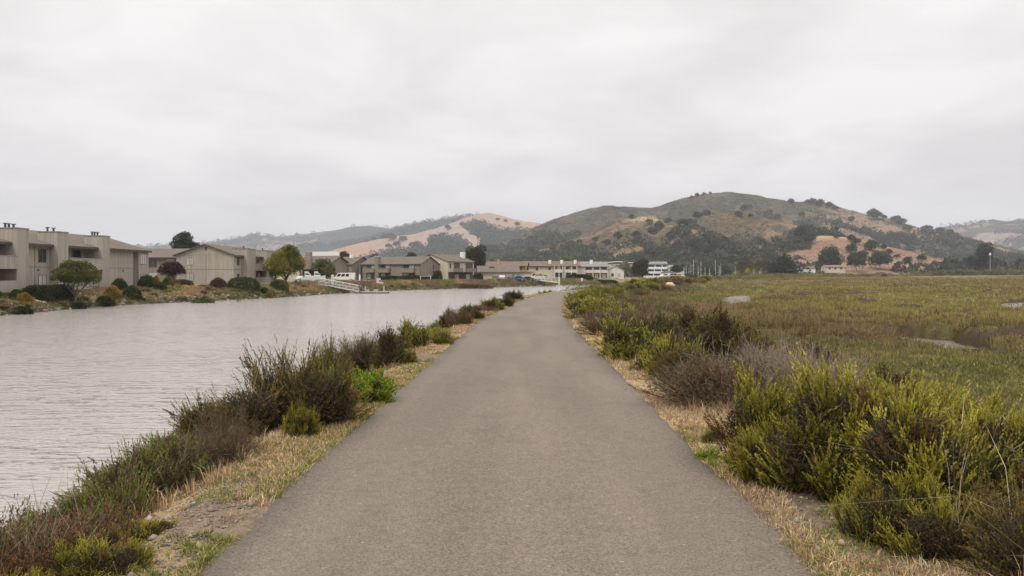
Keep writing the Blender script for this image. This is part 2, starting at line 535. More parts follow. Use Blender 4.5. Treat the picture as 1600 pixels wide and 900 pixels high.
# a strip that follows the channel so no water lies under the far land or the marsh
LL = []
for yy in np.r_[np.arange(-200, 260, 8), np.arange(260, 760, 8)]:
    i = np.argmin(np.abs(SHO[:, 1] - yy))
    sx = np.interp(yy, SHO[:, 1], SHO[:, 0]) - 3.5 - (6 if yy > 100 else 0)
    lx = np.interp(yy, LEV[:, 1], LEV[:, 0]) - 2.2
    if yy > 520: lx = max(lx, sx + 5)
    LL.append((sx, lx, yy))
LL = np.array(LL)
uu = np.linspace(0, 1, 4)[None]
X = LL[:, :1] * (1 - uu) + LL[:, 1:2] * uu
Y = np.repeat(LL[:, 2:3], 4, 1)
wat = grid_mesh('water', X, Y, np.full(X.shape, WZ), WM)
tag(wat, kind='structure')
CM = water_mat('creek_water', (0.24, 0.21, 0.185), 0.15)
for P, hw in [(CREEKS[0][0][(CREEKS[0][0][:, 0] > 17.3) & (CREEKS[0][0][:, 1] > 32.0)], 1.3)] + CREEKS[2:5]:
    d = np.gradient(P, axis=0); d /= np.linalg.norm(d, axis=1)[:, None]
    nx, ny = d[:, 1], -d[:, 0]
    o_ = np.array([-(hw + 1.0), 0, hw + 1.0])[None]
    cwo = grid_mesh('creek_water', P[:, :1] + o_ * nx[:, None], P[:, 1:] + o_ * ny[:, None], np.full((len(P), 3), CRZ), CM)
    tag(cwo, kind='structure')

# ------------------------------------------------------------------ hills
HILLS = {}
def in_poly(px, py, poly):
    r = np.zeros(px.shape, bool)
    n = len(poly)
    for i in range(n):
        x1, y1 = poly[i]; x2, y2 = poly[(i + 1) % n]
        c_ = ((y1 > py) != (y2 > py)) & (px < (x2 - x1) * (py - y1) / (y2 - y1 + 1e-9) + x1)
        r ^= c_
    return r

def hill(key, sil, D, Df, z0, amp, gully, colf, mat, nx=500, ny=110, seed=1, shape=1.0, back=0.35, rough=2.0):
    sil = np.array(sil, float)
    px = np.linspace(sil[0, 0], sil[-1, 0], nx)
    # smooth silhouette with small irregularities
    py = np.interp(px, sil[:, 0], sil[:, 1])
    k = np.hanning(9); k /= k.sum()
    py = np.convolve(np.pad(py, 4, 'edge'), k, 'valid')
    X1 = (px - 800) / FP * D
    zr = CZ + (H0 - py) / FP * D
    zr = zr + (fbm(px * .09, px * 0, seed, 4) - .5) * rough
    v = np.r_[np.linspace(0, 1, ny), 1 + np.linspace(0, 1, ny // 4)[1:] * back]
    VV, XX = np.meshgrid(v, X1, indexing='ij')
    YY = Df + (D - Df) * VV
    vv = np.clip(VV, 0, 1)
    S = (vv ** shape); S = 0.55 * S + 0.45 * (S * S * (3 - 2 * S))
    S = np.where(VV > 1, 1 - (VV - 1) / back * .8, S)
    lam = max(X1[-1] - X1[0], 1)
    wl = (D - Df) * .42
    warp = (fbm(XX / wl, YY / wl, seed + 5, 3) - .5) * wl * .5
    g1 = 1 - np.abs(2 * fbm((XX + warp) / (wl * .55), YY / (wl * 2.2), seed + 7, 4) - 1)
    g2 = fbm(XX / (wl * .16), YY / (wl * .2), seed + 9, 4) - .5
    win = np.sin(np.pi * np.clip(VV, 0, 1)) ** .7 * (VV <= 1) + 0.0
    ZZ = z0 + (zr[None] - z0) * S - gully * (g1 - .45) * win + amp * g2 * win
    ZZ = np.where(VV > 1, np.minimum(ZZ, zr[None]), ZZ)
    PXp = 800 + XX / YY * FP; PYp = H0 - (ZZ - CZ) / YY * FP
    # slope-aware land cover
    c = colf(XX, YY, ZZ, PXp, PYp, vv, g1, seed)
    o = grid_mesh('hill', XX, YY, ZZ, mat, c)
    tag(o, kind='structure')
    HILLS[key] = (X1, v, ZZ, D, Df)
    return o

def hill_z(key, x, y):
    X1, v, ZZ, D, Df = HILLS[key]
    fv = np.interp((y - Df) / (D - Df), v, np.arange(len(v)))
    fu = np.interp(x, X1, np.arange(len(X1)))
    i = np.clip(fv.astype(int), 0, len(v) - 2); j = np.clip(fu.astype(int), 0, len(X1) - 2)
    a = fv - i; b_ = fu - j
    return (ZZ[i, j] * (1 - a) + ZZ[i + 1, j] * a) * (1 - b_) + (ZZ[i, j + 1] * (1 - a) + ZZ[i + 1, j + 1] * a) * b_

def hill_mat(name, sc, lo=.72, hi=1.28):
    m, t, b = new_mat(name)
    at_ = t.nodes.new('ShaderNodeAttribute'); at_.attribute_name = 'Col'
    tc = t.nodes.new('ShaderNodeTexCoord')
    n = noise_node(t, sc, 6, 0.72, tc.outputs['Object'])
    r = ramp(t, n.outputs[0], [(0.32, lo), (0.68, hi)])
    t.links.new(mult(t, at_.outputs[0], r.outputs[0]), b.inputs['Base Color'])
    b.inputs['Roughness'].default_value = 1.0
    b.inputs['Specular IOR Level'].default_value = 0.0
    bump(t, b, n.outputs[0], 0.8, 1.2)
    return m
GOLD = (0.255, 0.196, 0.158); WOOD = (0.028, 0.036, 0.022); TAN = (0.19, 0.135, 0.085); RUST = (0.215, 0.142, 0.102); SCRUB = (0.085, 0.080, 0.045)

def c_far(X, Y, Z, px, py, v, g, s):
    n = fbm(X / 380, Y / 380, s + 20, 4)
    c = lerpc(WOOD, GOLD, sstep(.56, .62, n) * .8)
    return c
hill('far_left', [(60, 400), (200, 386), (260, 384), (300, 382), (345, 377), (362, 374), (380, 371), (400, 366), (415, 369), (440, 370), (465, 366), (490, 364), (520, 360),
     (545, 355), (570, 353), (590, 354), (620, 359), (660, 372), (720, 390), (760, 400)], 4600, 3700, -1, 60, 70, c_far, hill_mat('hill_far', .02), seed=3, rough=9)
def c_farr(X, Y, Z, px, py, v, g, s):
    n = fbm(X / 260, Y / 200, s + 20, 4)
    c = lerpc((0.05, 0.05, 0.035), GOLD, sstep(.50, .60, n) * .8)
    for p in ([(1520, 378), (1560, 374), (1585, 379), (1575, 386), (1530, 384)], [(1590, 366), (1640, 361), (1640, 375), (1595, 374)], [(1592, 390), (1610, 382), (1650, 385), (1650, 395), (1600, 394)]):
        c = np.where(in_poly(px, py, p)[..., None], np.array(GOLD), c)
    return c
hill('far_right', [(1380, 400), (1440, 370), (1465, 357), (1485, 352), (1510, 351), (1530, 346), (1560, 350), (1580, 346), (1610, 344), (1680, 338), (1760, 345), (1900, 380), (2050, 410)],
     3400, 1900, -1, 35, 60, c_farr, hill_mat('hill_far_right', .03), seed=5, rough=7)
def c_ridge(X, Y, Z, px, py, v, g, s):
    n = fbm(X / 150, Y / 150, s + 20, 4)
    return lerpc(WOOD, (0.05, 0.055, 0.035), sstep(.45, .65, n))
hill('wood_ridge', [(330, 402), (400, 396), (440, 392), (470, 386), (490, 383), (520, 383), (560, 377), (600, 366), (620, 358), (640, 352), (660, 347), (690, 343), (720, 339), (745, 337),
     (800, 352), (850, 362), (900, 375)], 3600, 2800, -1, 30, 45, c_ridge, hill_mat('hill_wood', .03), seed=9, rough=10)
W1 = [(670, 388), (671, 376), (680, 370), (700, 369), (722, 373), (732, 380), (736, 392), (734, 410), (560, 414), (566, 402), (600, 396), (640, 393)]
W2 = [(724, 355), (733, 350), (745, 346), (757, 347), (762, 354), (785, 360), (900, 362), (900, 412), (744, 412), (748, 385), (752, 373), (738, 366)]
def c_gold(X, Y, Z, px, py, v, g, s):
    n = fbm(X / 170, Y / 170, s + 20, 4)
    wob = (fbm(X / 40, Y / 40, s + 22, 3) - .5) * 8
    c = lerpc(GOLD, (0.30, 0.19, 0.12), sstep(.45, .7, n))
    c = lerpc(c, (0.27, 0.165, 0.105), sstep(.75, .9, g) * .6)
    for p in (W1, W2):
        c = np.where(in_poly(px + wob, py + wob * .5, p)[..., None], np.array(WOOD) * 1.25, c)
    return c
hill('golden', [(440, 410), (480, 402), (500, 396), (530, 388), (560, 380), (590, 374), (620, 369), (650, 365), (680, 357), (710, 347), (730, 339), (750, 334), (765, 332.5), (780, 336), (800, 342), (820, 346),
     (845, 349), (870, 352), (900, 360), (950, 372), (1000, 385)], 2700, 1700, -1, 22, 38, c_gold, hill_mat('hill_gold', .03, .85, 1.15), seed=13, rough=3)

def c_main(X, Y, Z, px, py, v, g, s):
    n = fbm(X / 90, Y / 90, s + 20, 5); n2 = fbm(X / 28, Y / 28, s + 24, 4)
    c = lerpc((0.075, 0.066, 0.048), (0.112, 0.090, 0.064), sstep(.4, .62, n))
    c = lerpc(c, (0.052, 0.050, 0.036), sstep(.46, .60, n2))
    rt = sstep(1180, 1300, px)
    c = lerpc(c, lerpc((0.065, 0.066, 0.042), (0.20, 0.145, 0.092), sstep(.48, .62, n)), rt * .8)
    c = lerpc(c, RUST, sstep(.60, .68, n) * sstep(385, 350, py) * sstep(.5, .6, n2) * rt * .7)
    return c
hill('main', [(560, 424), (650, 416), (720, 404), (760, 388), (800, 371), (830, 357), (870, 341), (900, 331), (920, 326), (950, 321), (980, 323), (1020, 325), (1050, 315), (1080, 306), (1110, 302), (1135, 300), (1170, 303), (1210, 311),
     (1240, 315), (1280, 314), (1300, 319), (1330, 329), (1370, 338), (1395, 343), (1420, 352), (1460, 361), (1500, 369), (1540, 379), (1580, 388), (1640, 399), (1740, 408), (1900, 416), (2100, 424)],
     1500, 1040, 0, 14, 44, c_main, hill_mat('hill_main', .09, .58, 1.42), seed=17, nx=700, rough=3)
def c_mid(X, Y, Z, px, py, v, g, s):
    n = fbm(X / 60, Y / 60, s + 20, 5); n2 = fbm(X / 14, Y / 14, s + 24, 4)
    c = lerpc((0.105, 0.082, 0.052), (0.175, 0.125, 0.080), sstep(.4, .65, n))
    c = lerpc(c, (0.075, 0.064, 0.042), sstep(.45, .58, n2) * .85)
    c = lerpc(c, RUST, sstep(.56, .64, fbm(X / 45, Y / 35, s + 30, 4)) * sstep(.62, .35, v))
    c = lerpc(c, (0.36, 0.27, 0.17), np.exp(-((px - 1010) / 32) ** 2 - ((py - 342) / 7) ** 2) * .9)
    return c
hill('middle', [(640, 424), (760, 410), (800, 402), (840, 392), (880, 379), (905, 369), (930, 358), (955, 347), (985, 340), (1015, 337), (1035, 342), (1055, 347), (1075, 341), (1095, 333), (1120, 328), (1150, 328), (1175, 333), (1200, 340), (1225, 347),
     (1250, 356), (1280, 368), (1320, 384), (1380, 398), (1500, 412), (1700, 424)], 1010, 560, 0, 9, 26, c_mid, hill_mat('hill_mid', .16, .58, 1.42), seed=23, nx=700, ny=150, rough=2)
def c_red(X, Y, Z, px, py, v, g, s):
    n = fbm(X / 22, Y / 22, s + 20, 5)
    c = lerpc(RUST, (0.19, 0.115, 0.075), sstep(.42, .66, n))
    st = fbm(X / 40, Z / 3.2 + Y / 60, s + 33, 3)
    c = lerpc(c, (0.32, 0.205, 0.135), sstep(.6, .85, st) * .5)
    c = lerpc(c, (0.36, 0.26, 0.15), sstep(.86, .97, v) * .7)
    c = lerpc(c, (0.20, 0.165, 0.085), sstep(.22, .05, v) * .8)
    return c
hill('red', [(1100, 426), (1160, 415), (1190, 402), (1210, 391), (1235, 380), (1260, 372), (1285, 368), (1310, 369), (1340, 374), (1370, 381), (1400, 389), (1430, 398), (1460, 404), (1500, 412), (1560, 420), (1640, 426)],
     690, 545, 0.2, 4, 6, c_red, hill_mat('hill_red', .35, .7, 1.3), seed=29, nx=400, ny=110, rough=1.2)
# ------------------------------------------------------------------ plant builders
def unit(v): return v / (np.linalg.norm(v, axis=-1, keepdims=True) + 1e-9)

def perp(d, rng):
    r = unit(rng.normal(size=d.shape))
    return unit(np.cross(d, r))

def leaf_quads(P, D, Lg, Wd, rng):
    """rhombic leaves: base P, direction D, length, width -> (n,4,3)"""
    W = perp(D, rng)
    Lg = np.asarray(Lg)[:, None]; Wd = np.asarray(Wd)[:, None]
    mid = P + D * Lg * .55
    return np.stack([P, mid + W * Wd * .5, P + D * Lg, mid - W * Wd * .5], 1)

def ribbons(A, B, wa, wb, col, rng, crossed=True):
    """tapered stems as crossed strips"""
    d = unit(B - A); w1 = perp(d, rng); w2 = np.cross(d, w1)
    wa = np.broadcast_to(np.asarray(wa), (len(A),))[:, None]; wb = np.broadcast_to(np.asarray(wb), (len(A),))[:, None]
    out = [np.stack([A - w1 * wa, B - w1 * wb, B + w1 * wb, A + w1 * wa], 1)]
    if crossed: out.append(np.stack([A - w2 * wa, B - w2 * wb, B + w2 * wb, A + w2 * wa], 1))
    return np.concatenate(out), (np.concatenate([col, col]) if crossed else col)

def vary(c, n, rng, amt=.2):
    c = np.asarray(c, float)
    return np.clip(c * (1 + rng.normal(0, amt, (n, 1))) * (1 + rng.normal(0, amt * .35, (n, 3))), .004, .9)

def shrub_arrays(seed, r, h, nspray, nleaf, slen, llen, lwid, up=1.0, tip=(0.17, 0.19, 0.035), base=(0.06, 0.06, 0.022),
                 dry=(0.13, 0.085, 0.04), dryf=.1, lobes=6, twig=(0.12, 0.095, 0.075), spread=34, deadtwigs=60, depth=.45, squash=1.0, plume=14, pr=1.8, inner=.42):
    rng = np.random.default_rng(seed)
    # several overlapping sub-domes give an uneven outline with gaps
    la = rng.uniform(0, 2 * np.pi, lobes); lr = rng.uniform(.15, .62, lobes) * r
    LC = np.stack([np.cos(la) * lr, np.sin(la) * lr * squash, np.zeros(lobes)], -1)
    LR = r * rng.uniform(.40, .66, lobes); LH = h * rng.uniform(.62, 1.0, lobes) * (1 - .35 * lr / r)
    # branches end in plumes of sprays: clumps with dark gaps between them
    nb = max(10, int(nspray / plume))
    lb = rng.integers(0, lobes, nb)
    ct = rng.uniform(-.45, 1, nb); ph = rng.uniform(0, 2 * np.pi, nb)
    st = np.sqrt(1 - ct ** 2)
    LC = LC + np.array([0, 0, 1.0]) * (LH * .46)[:, None]; LV = LH * .56
    nb_n = np.stack([np.cos(ph) * st, np.sin(ph) * st, ct], -1)
    bsh = (1 - depth * rng.uniform(0, 1, nb) ** 2.2) * rng.uniform(.82, 1.12, nb)
    BT = LC[lb] + nb_n * np.stack([LR[lb], LR[lb], LV[lb]], -1) * bsh[:, None]
    BD = unit(nb_n * np.array([1, 1, .6]) * .95 / up + np.array([0, 0, .62 * up]) + rng.normal(0, .16, (nb, 3)))
    bi = rng.integers(0, nb, nspray)
    li = lb[bi]; nrm = nb_n[bi]
    prad = r * .62 / math.sqrt(nb) * pr
    tipP = BT[bi] + rng.normal(0, 1, (nspray, 3)) * prad * .55 - BD[bi] * (np.abs(rng.normal(0, 1, nspray)) * slen * .9)[:, None]
    D = unit(BD[bi] + (tipP - BT[bi]) / (prad + 1e-6) * .28 * np.array([1, 1, .2]) + rng.normal(0, .13, (nspray, 3)))
    SL = slen * rng.uniform(.6, 1.35, nspray)
    B0 = tipP - D * SL[:, None] * .8
    B0[:, 2] = np.maximum(B0[:, 2], .01)
    # leaves
    n = nspray * nleaf
    s = np.repeat(np.arange(nspray), nleaf)
    u = np.tile((np.arange(nleaf) + .5) / nleaf, nspray) + rng.uniform(-.5, .5, n) / nleaf
    Ds = D[s]; P = B0[s] + Ds * (SL[s] * u)[:, None]
    # gentle curve of each spray
    bend = unit(rng.normal(size=(nspray, 3)))[s] * (u ** 2 * SL[s] * .18)[:, None]
    P = P + bend
    side = perp(Ds, rng)
    a = np.radians(spread) * (1 - .55 * u)
    LD = unit(Ds * np.cos(a)[:, None] + side * np.sin(a)[:, None])
    Q = leaf_quads(P, LD, llen * rng.uniform(.7, 1.3, n) * (1 - .35 * u), lwid * rng.uniform(.7, 1.3, n), rng)
    dr = (rng.uniform(size=nb) < dryf)[bi] | (rng.uniform(size=nspray) < dryf * .4)
    patch = np.clip(fbm(BT[:, 0] * 2.2 / r + seed, BT[:, 1] * 2.2 / r + BT[:, 2] * 2 / h, seed, 2) * 1.7 - .35 + rng.normal(0, .12, nb), 0, 1)[bi]
    c = lerpc(base, tip, np.clip(u * .9 + rng.normal(0, .1, n), 0, 1) * (.45 + .55 * patch[s]))  # older leaves darker at spray bases, painting deeper shade into the shrub
    c = np.where(dr[s][:, None], lerpc(dry, np.array(dry) * .6, 1 - u), c)
    c = c * (1 + rng.normal(0, .16, (n, 1)))
    c = np.clip(c, .004, 1)
    # dead brown leaves and twig litter, added inside to block light and darken gaps
    ni = int(n * inner)
    lj = rng.integers(0, lobes, ni)
    Pi = LC[lj] + unit(rng.normal(size=(ni, 3))) * (rng.uniform(0, 1, ni) ** .5)[:, None] * np.stack([LR[lj], LR[lj], LV[lj]], -1) * .58
    Pi[:, 2] = np.maximum(Pi[:, 2], .02)
    Qi = leaf_quads(Pi, unit(rng.normal(size=(ni, 3))), llen * rng.uniform(1.0, 2.2, ni), lwid * rng.uniform(.5, 1.1, ni), rng)
    Q = np.concatenate([Q, Qi]); c = np.concatenate([c, np.clip(vary((0.050, 0.036, 0.019), ni, rng, .25), .006, 1)])
    # woody stems from the ground into the sprays
    rootc = LC[li] * np.array([.35, .35, 0]) * rng.uniform(0, 1, (nspray, 1)) + rng.normal(0, .05 * r, (nspray, 3)) * np.array([1, 1, 0])
    k = nspray // 3
    A = rootc[:k]; Bm = (A + B0[:k]) / 2 + rng.normal(0, .07 * r, (k, 3)) - nrm[:k] * np.array([0, 0, .1 * h])
    Bm[:, 2] = np.maximum(Bm[:, 2], .02)
    tc_ = vary(twig, k, rng)
    t1, c1 = ribbons(A, Bm, .007 + .006 * r, .005 + .002 * r, tc_, rng)
    t2, c2 = ribbons(Bm, B0[:k], .005 + .002 * r, .004, tc_, rng)
    t3, c3 = ribbons(B0, B0 + D * SL[:, None] * .62, .003, .0012, vary(np.array(twig) * .9, nspray, rng), rng, False)
    T = [t1, t2, t3]; C = [c1, c2, c3]
    if deadtwigs:
        q = deadtwigs
        ph = rng.uniform(0, 2 * np.pi, q); el = rng.uniform(.1, 1.3, q)
        dd = np.stack([np.cos(ph) * np.cos(el), np.sin(ph) * np.cos(el), np.sin(el)], -1)
        A = LC[rng.integers(0, lobes, q)] * rng.uniform(0, 1, (q, 1)); A[:, 2] = rng.uniform(.02, .4, q) * h
        B_ = A + dd * (rng.uniform(.3, .8, q) * r * .6)[:, None]; B_[:, 2] = np.clip(B_[:, 2], .03, h * .8)
        t4, c4 = ribbons(A, B_, .005, .0015, vary((0.20, 0.150, 0.105), q, rng), rng, False)
        T.append(t4); C.append(c4)
    return Q, c, np.concatenate(T), np.concatenate(C)

def dead_arrays(seed, r, h, nstem=140, nsub=9, col=(0.21, 0.18, 0.155), leafy=0.0):
    """bare twiggy shrub: stems fan out and fork twice"""
    rng = np.random.default_rng(seed)
    ph = rng.uniform(0, 2 * np.pi, nstem); el = np.radians(rng.uniform(18, 88, nstem))
    A = np.stack([np.cos(ph), np.sin(ph), 0 * ph], -1) * (rng.uniform(0, .35, nstem) * r)[:, None]
    d = np.stack([np.cos(ph) * np.cos(el), np.sin(ph) * np.cos(el), np.sin(el)], -1)
    ln = rng.uniform(.45, .75, nstem) * np.sqrt((np.cos(el) * r) ** 2 + (np.sin(el) * h) ** 2)
    B = A + d * ln[:, None]
    T = []; C = []
    q, c = ribbons(A, B, .006 + .004 * r, .004, vary(col, nstem, rng), rng); T.append(q); C.append(c)
    i = np.repeat(np.arange(nstem), nsub); u = rng.uniform(.25, 1, len(i))[:, None]
    A2 = A[i] * (1 - u) + B[i] * u
    d2 = unit(d[i] + rng.normal(0, .38, (len(i), 3)) + np.array([0, 0, .15]))
    B2 = A2 + d2 * (rng.uniform(.2, .45, len(i)) * ln[i])[:, None]
    q, c = ribbons(A2, B2, .0035, .002, vary(col, len(i), rng), rng); T.append(q); C.append(c)
    j = np.repeat(np.arange(len(i)), 3); u = rng.uniform(.3, 1, len(j))[:, None]
    A3 = A2[j] * (1 - u) + B2[j] * u
    d3 = unit(d2[j] + rng.normal(0, .5, (len(j), 3)))
    B3 = A3 + d3 * (rng.uniform(.06, .16, len(j)) * h)[:, None]
    B3[:, 2] = np.maximum(B3[:, 2], .02)
    q, c = ribbons(A3, B3, .002, .0012, vary(np.array(col) * .95, len(j), rng), rng, False); T.append(q); C.append(c)
    if leafy:
        n = int(len(j) * leafy * 4); jj = rng.integers(0, len(j), n); u = rng.uniform(.2, 1, n)[:, None]
        P = A3[jj] * (1 - u) + B3[jj] * u
        Q = leaf_quads(P, unit(d3[jj] + rng.normal(0, .5, (n, 3))), rng.uniform(.02, .045, n), rng.uniform(.006, .014, n), rng)
        return Q, vary((0.085, 0.08, 0.03), n, rng, .3), np.concatenate(T), np.concatenate(C)
    return None, None, np.concatenate(T), np.concatenate(C)

def grass_arrays(P, h, nb, col, rng, lean=.45, wid=.004, spreadr=.05, curve=.5):
    """tufts at P (n,3) height h (n,), nb blades each, two segments per blade"""
    n = len(P); k = n * nb
    i = np.repeat(np.arange(n), nb)
    ph = rng.uniform(0, 2 * np.pi, k); rr = rng.uniform(0, 1, k)
    off = np.stack([np.cos(ph), np.sin(ph), 0 * ph], -1)
    hh = h[i] * rng.uniform(.45, 1.15, k)
    sp = np.broadcast_to(np.asarray(spreadr), (n,))[i]
    A = P[i] + off * (rr * sp)[:, None]
    ln = np.abs(rng.normal(0, lean, k))
    M = A + (off * (ln * .35)[:, None] + np.array([0, 0, .6])) * hh[:, None]
    T = A + (off * (ln * (.35 + curve))[:, None] + np.array([0, 0, 1.0]) * (1 - .25 * ln[:, None])) * hh[:, None]
    wv = np.stack([-off[:, 1], off[:, 0], off[:, 2]], -1)
    a2 = rng.uniform(0, np.pi, k)
    wv = wv * np.cos(a2)[:, None] + off * np.sin(a2)[:, None]
    w0 = np.broadcast_to(np.asarray(wid), (n,))[i][:, None]
    q1 = np.stack([A - wv * w0, M - wv * w0 * .75, M + wv * w0 * .75, A + wv * w0], 1)
    q2 = np.stack([M - wv * w0 * .75, T, T, M + wv * w0 * .75], 1)
    q2[:, 2] = T + wv * w0 * .15
    c = np.clip(col[i] * (1 + rng.normal(0, .18, (k, 1))), .004, 1)
    c1 = np.repeat(c[:, None, :], 4, 1) * np.array([.75, 1, 1, .75])[None, :, None]
    c2 = np.repeat(c[:, None, :], 4, 1)
    return np.concatenate([q1, q2]), np.concatenate([c1, c2])

PLANTS = {}   # kind -> list of (foliage mesh, stem mesh)
def mk_plant(key, arrs):
    Q, c, T, tc_ = arrs
    fo = st = None
    if Q is not None:
        o = quads('foliage', Q, c, LEAF); fo = o.data; bpy.data.objects.remove(o)
    if T is not None:
        o = quads('stems', T, tc_, TWIG); st = o.data; bpy.data.objects.remove(o)
    PLANTS.setdefault(key, []).append((fo, st))

PARTN = {'shrub': ('foliage', 'stems'), 'tree': ('crown', 'trunk')}
def put_plant(key, var, name, x, y, s, label, cat, group=None, rz=None, sz=None, zoff=-.03, rng=random, parts=True, sx=None):
    L_ = PLANTS[key]; fo, st = L_[var % len(L_)]
    rz = rng.uniform(0, 6.28) if rz is None else rz
    z = hz(x, y) + zoff
    scl = (sx or s, s, sz or s)
    if fo is None or st is None or not parts:
        o = link_mesh(name, fo or st)
        o.location = (x, y, z); o.rotation_euler = (0, 0, rz); o.scale = scl
        return tag(o, label, cat, group)
    e = empty(name, (x, y, z), rz, label, cat, group)
    e.scale = scl
    pn = PARTN['tree' if cat == 'tree' else 'shrub']
    link_mesh(pn[0], fo, e); link_mesh(pn[1], st, e)
    return e

# green coyote brush, upright feathery sprays, bright tips
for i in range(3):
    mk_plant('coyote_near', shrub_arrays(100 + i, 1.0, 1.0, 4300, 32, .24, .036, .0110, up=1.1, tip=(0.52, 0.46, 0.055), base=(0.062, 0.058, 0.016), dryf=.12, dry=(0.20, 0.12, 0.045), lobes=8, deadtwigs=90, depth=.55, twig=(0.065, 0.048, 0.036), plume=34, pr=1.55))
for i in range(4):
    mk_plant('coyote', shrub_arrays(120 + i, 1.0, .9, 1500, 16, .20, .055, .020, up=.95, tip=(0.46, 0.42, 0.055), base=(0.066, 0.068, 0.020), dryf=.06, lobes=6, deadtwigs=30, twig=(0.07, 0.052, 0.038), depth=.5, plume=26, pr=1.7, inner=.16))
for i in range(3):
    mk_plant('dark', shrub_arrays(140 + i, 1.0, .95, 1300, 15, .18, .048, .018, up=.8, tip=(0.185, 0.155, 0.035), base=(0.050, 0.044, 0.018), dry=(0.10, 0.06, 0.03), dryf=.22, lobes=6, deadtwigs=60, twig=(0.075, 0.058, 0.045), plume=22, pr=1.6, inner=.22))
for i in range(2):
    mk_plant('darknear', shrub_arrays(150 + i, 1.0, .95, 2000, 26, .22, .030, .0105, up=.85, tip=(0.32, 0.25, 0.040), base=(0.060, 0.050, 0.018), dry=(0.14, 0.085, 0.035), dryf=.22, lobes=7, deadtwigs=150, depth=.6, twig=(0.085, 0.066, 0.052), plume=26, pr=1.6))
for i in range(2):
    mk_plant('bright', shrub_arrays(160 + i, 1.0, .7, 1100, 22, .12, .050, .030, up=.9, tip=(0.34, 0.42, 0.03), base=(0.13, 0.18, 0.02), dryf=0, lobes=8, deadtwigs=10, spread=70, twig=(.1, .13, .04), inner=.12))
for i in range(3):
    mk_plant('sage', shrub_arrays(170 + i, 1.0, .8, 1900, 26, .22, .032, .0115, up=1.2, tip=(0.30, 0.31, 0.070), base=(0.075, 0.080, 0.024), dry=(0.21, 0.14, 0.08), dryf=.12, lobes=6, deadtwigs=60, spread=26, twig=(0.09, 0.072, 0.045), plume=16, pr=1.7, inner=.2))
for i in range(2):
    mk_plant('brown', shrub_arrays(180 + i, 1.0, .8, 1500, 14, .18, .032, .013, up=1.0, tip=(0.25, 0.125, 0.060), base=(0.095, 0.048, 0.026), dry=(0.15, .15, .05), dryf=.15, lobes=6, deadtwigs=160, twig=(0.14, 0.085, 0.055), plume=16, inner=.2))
for i in range(2):
    mk_plant('dead', dead_arrays(190 + i, 1.0, .9, 190, 11, col=(0.27, 0.215, 0.16)))
    mk_plant('deadleafy', dead_arrays(195 + i, 1.0, .9, 170, 10, col=(0.17, 0.115, 0.078), leafy=.45))

# ---------------------------------------------------------------- trees
def tube(P, rad, nseg=7):
    """tapered tube along points"""
    P = np.array(P, float); V = []; F = []
    for i, p in enumerate(P):
        d = unit((P[min(i + 1, len(P) - 1)] - P[max(i - 1, 0)])[None])[0]
        a = np.cross(d, (0, 1, 0.1)); a /= np.linalg.norm(a) + 1e-9; b = np.cross(d, a)
        for k in range(nseg):
            t_ = 2 * np.pi * k / nseg
            V.append(p + (a * math.cos(t_) + b * math.sin(t_)) * rad[i])
    for i in range(len(P) - 1):
        for k in range(nseg):
            k2 = (k + 1) % nseg
            F.append((i * nseg + k, i * nseg + k2, (i + 1) * nseg + k2, (i + 1) * nseg + k))
    return np.array(V), np.array(F)

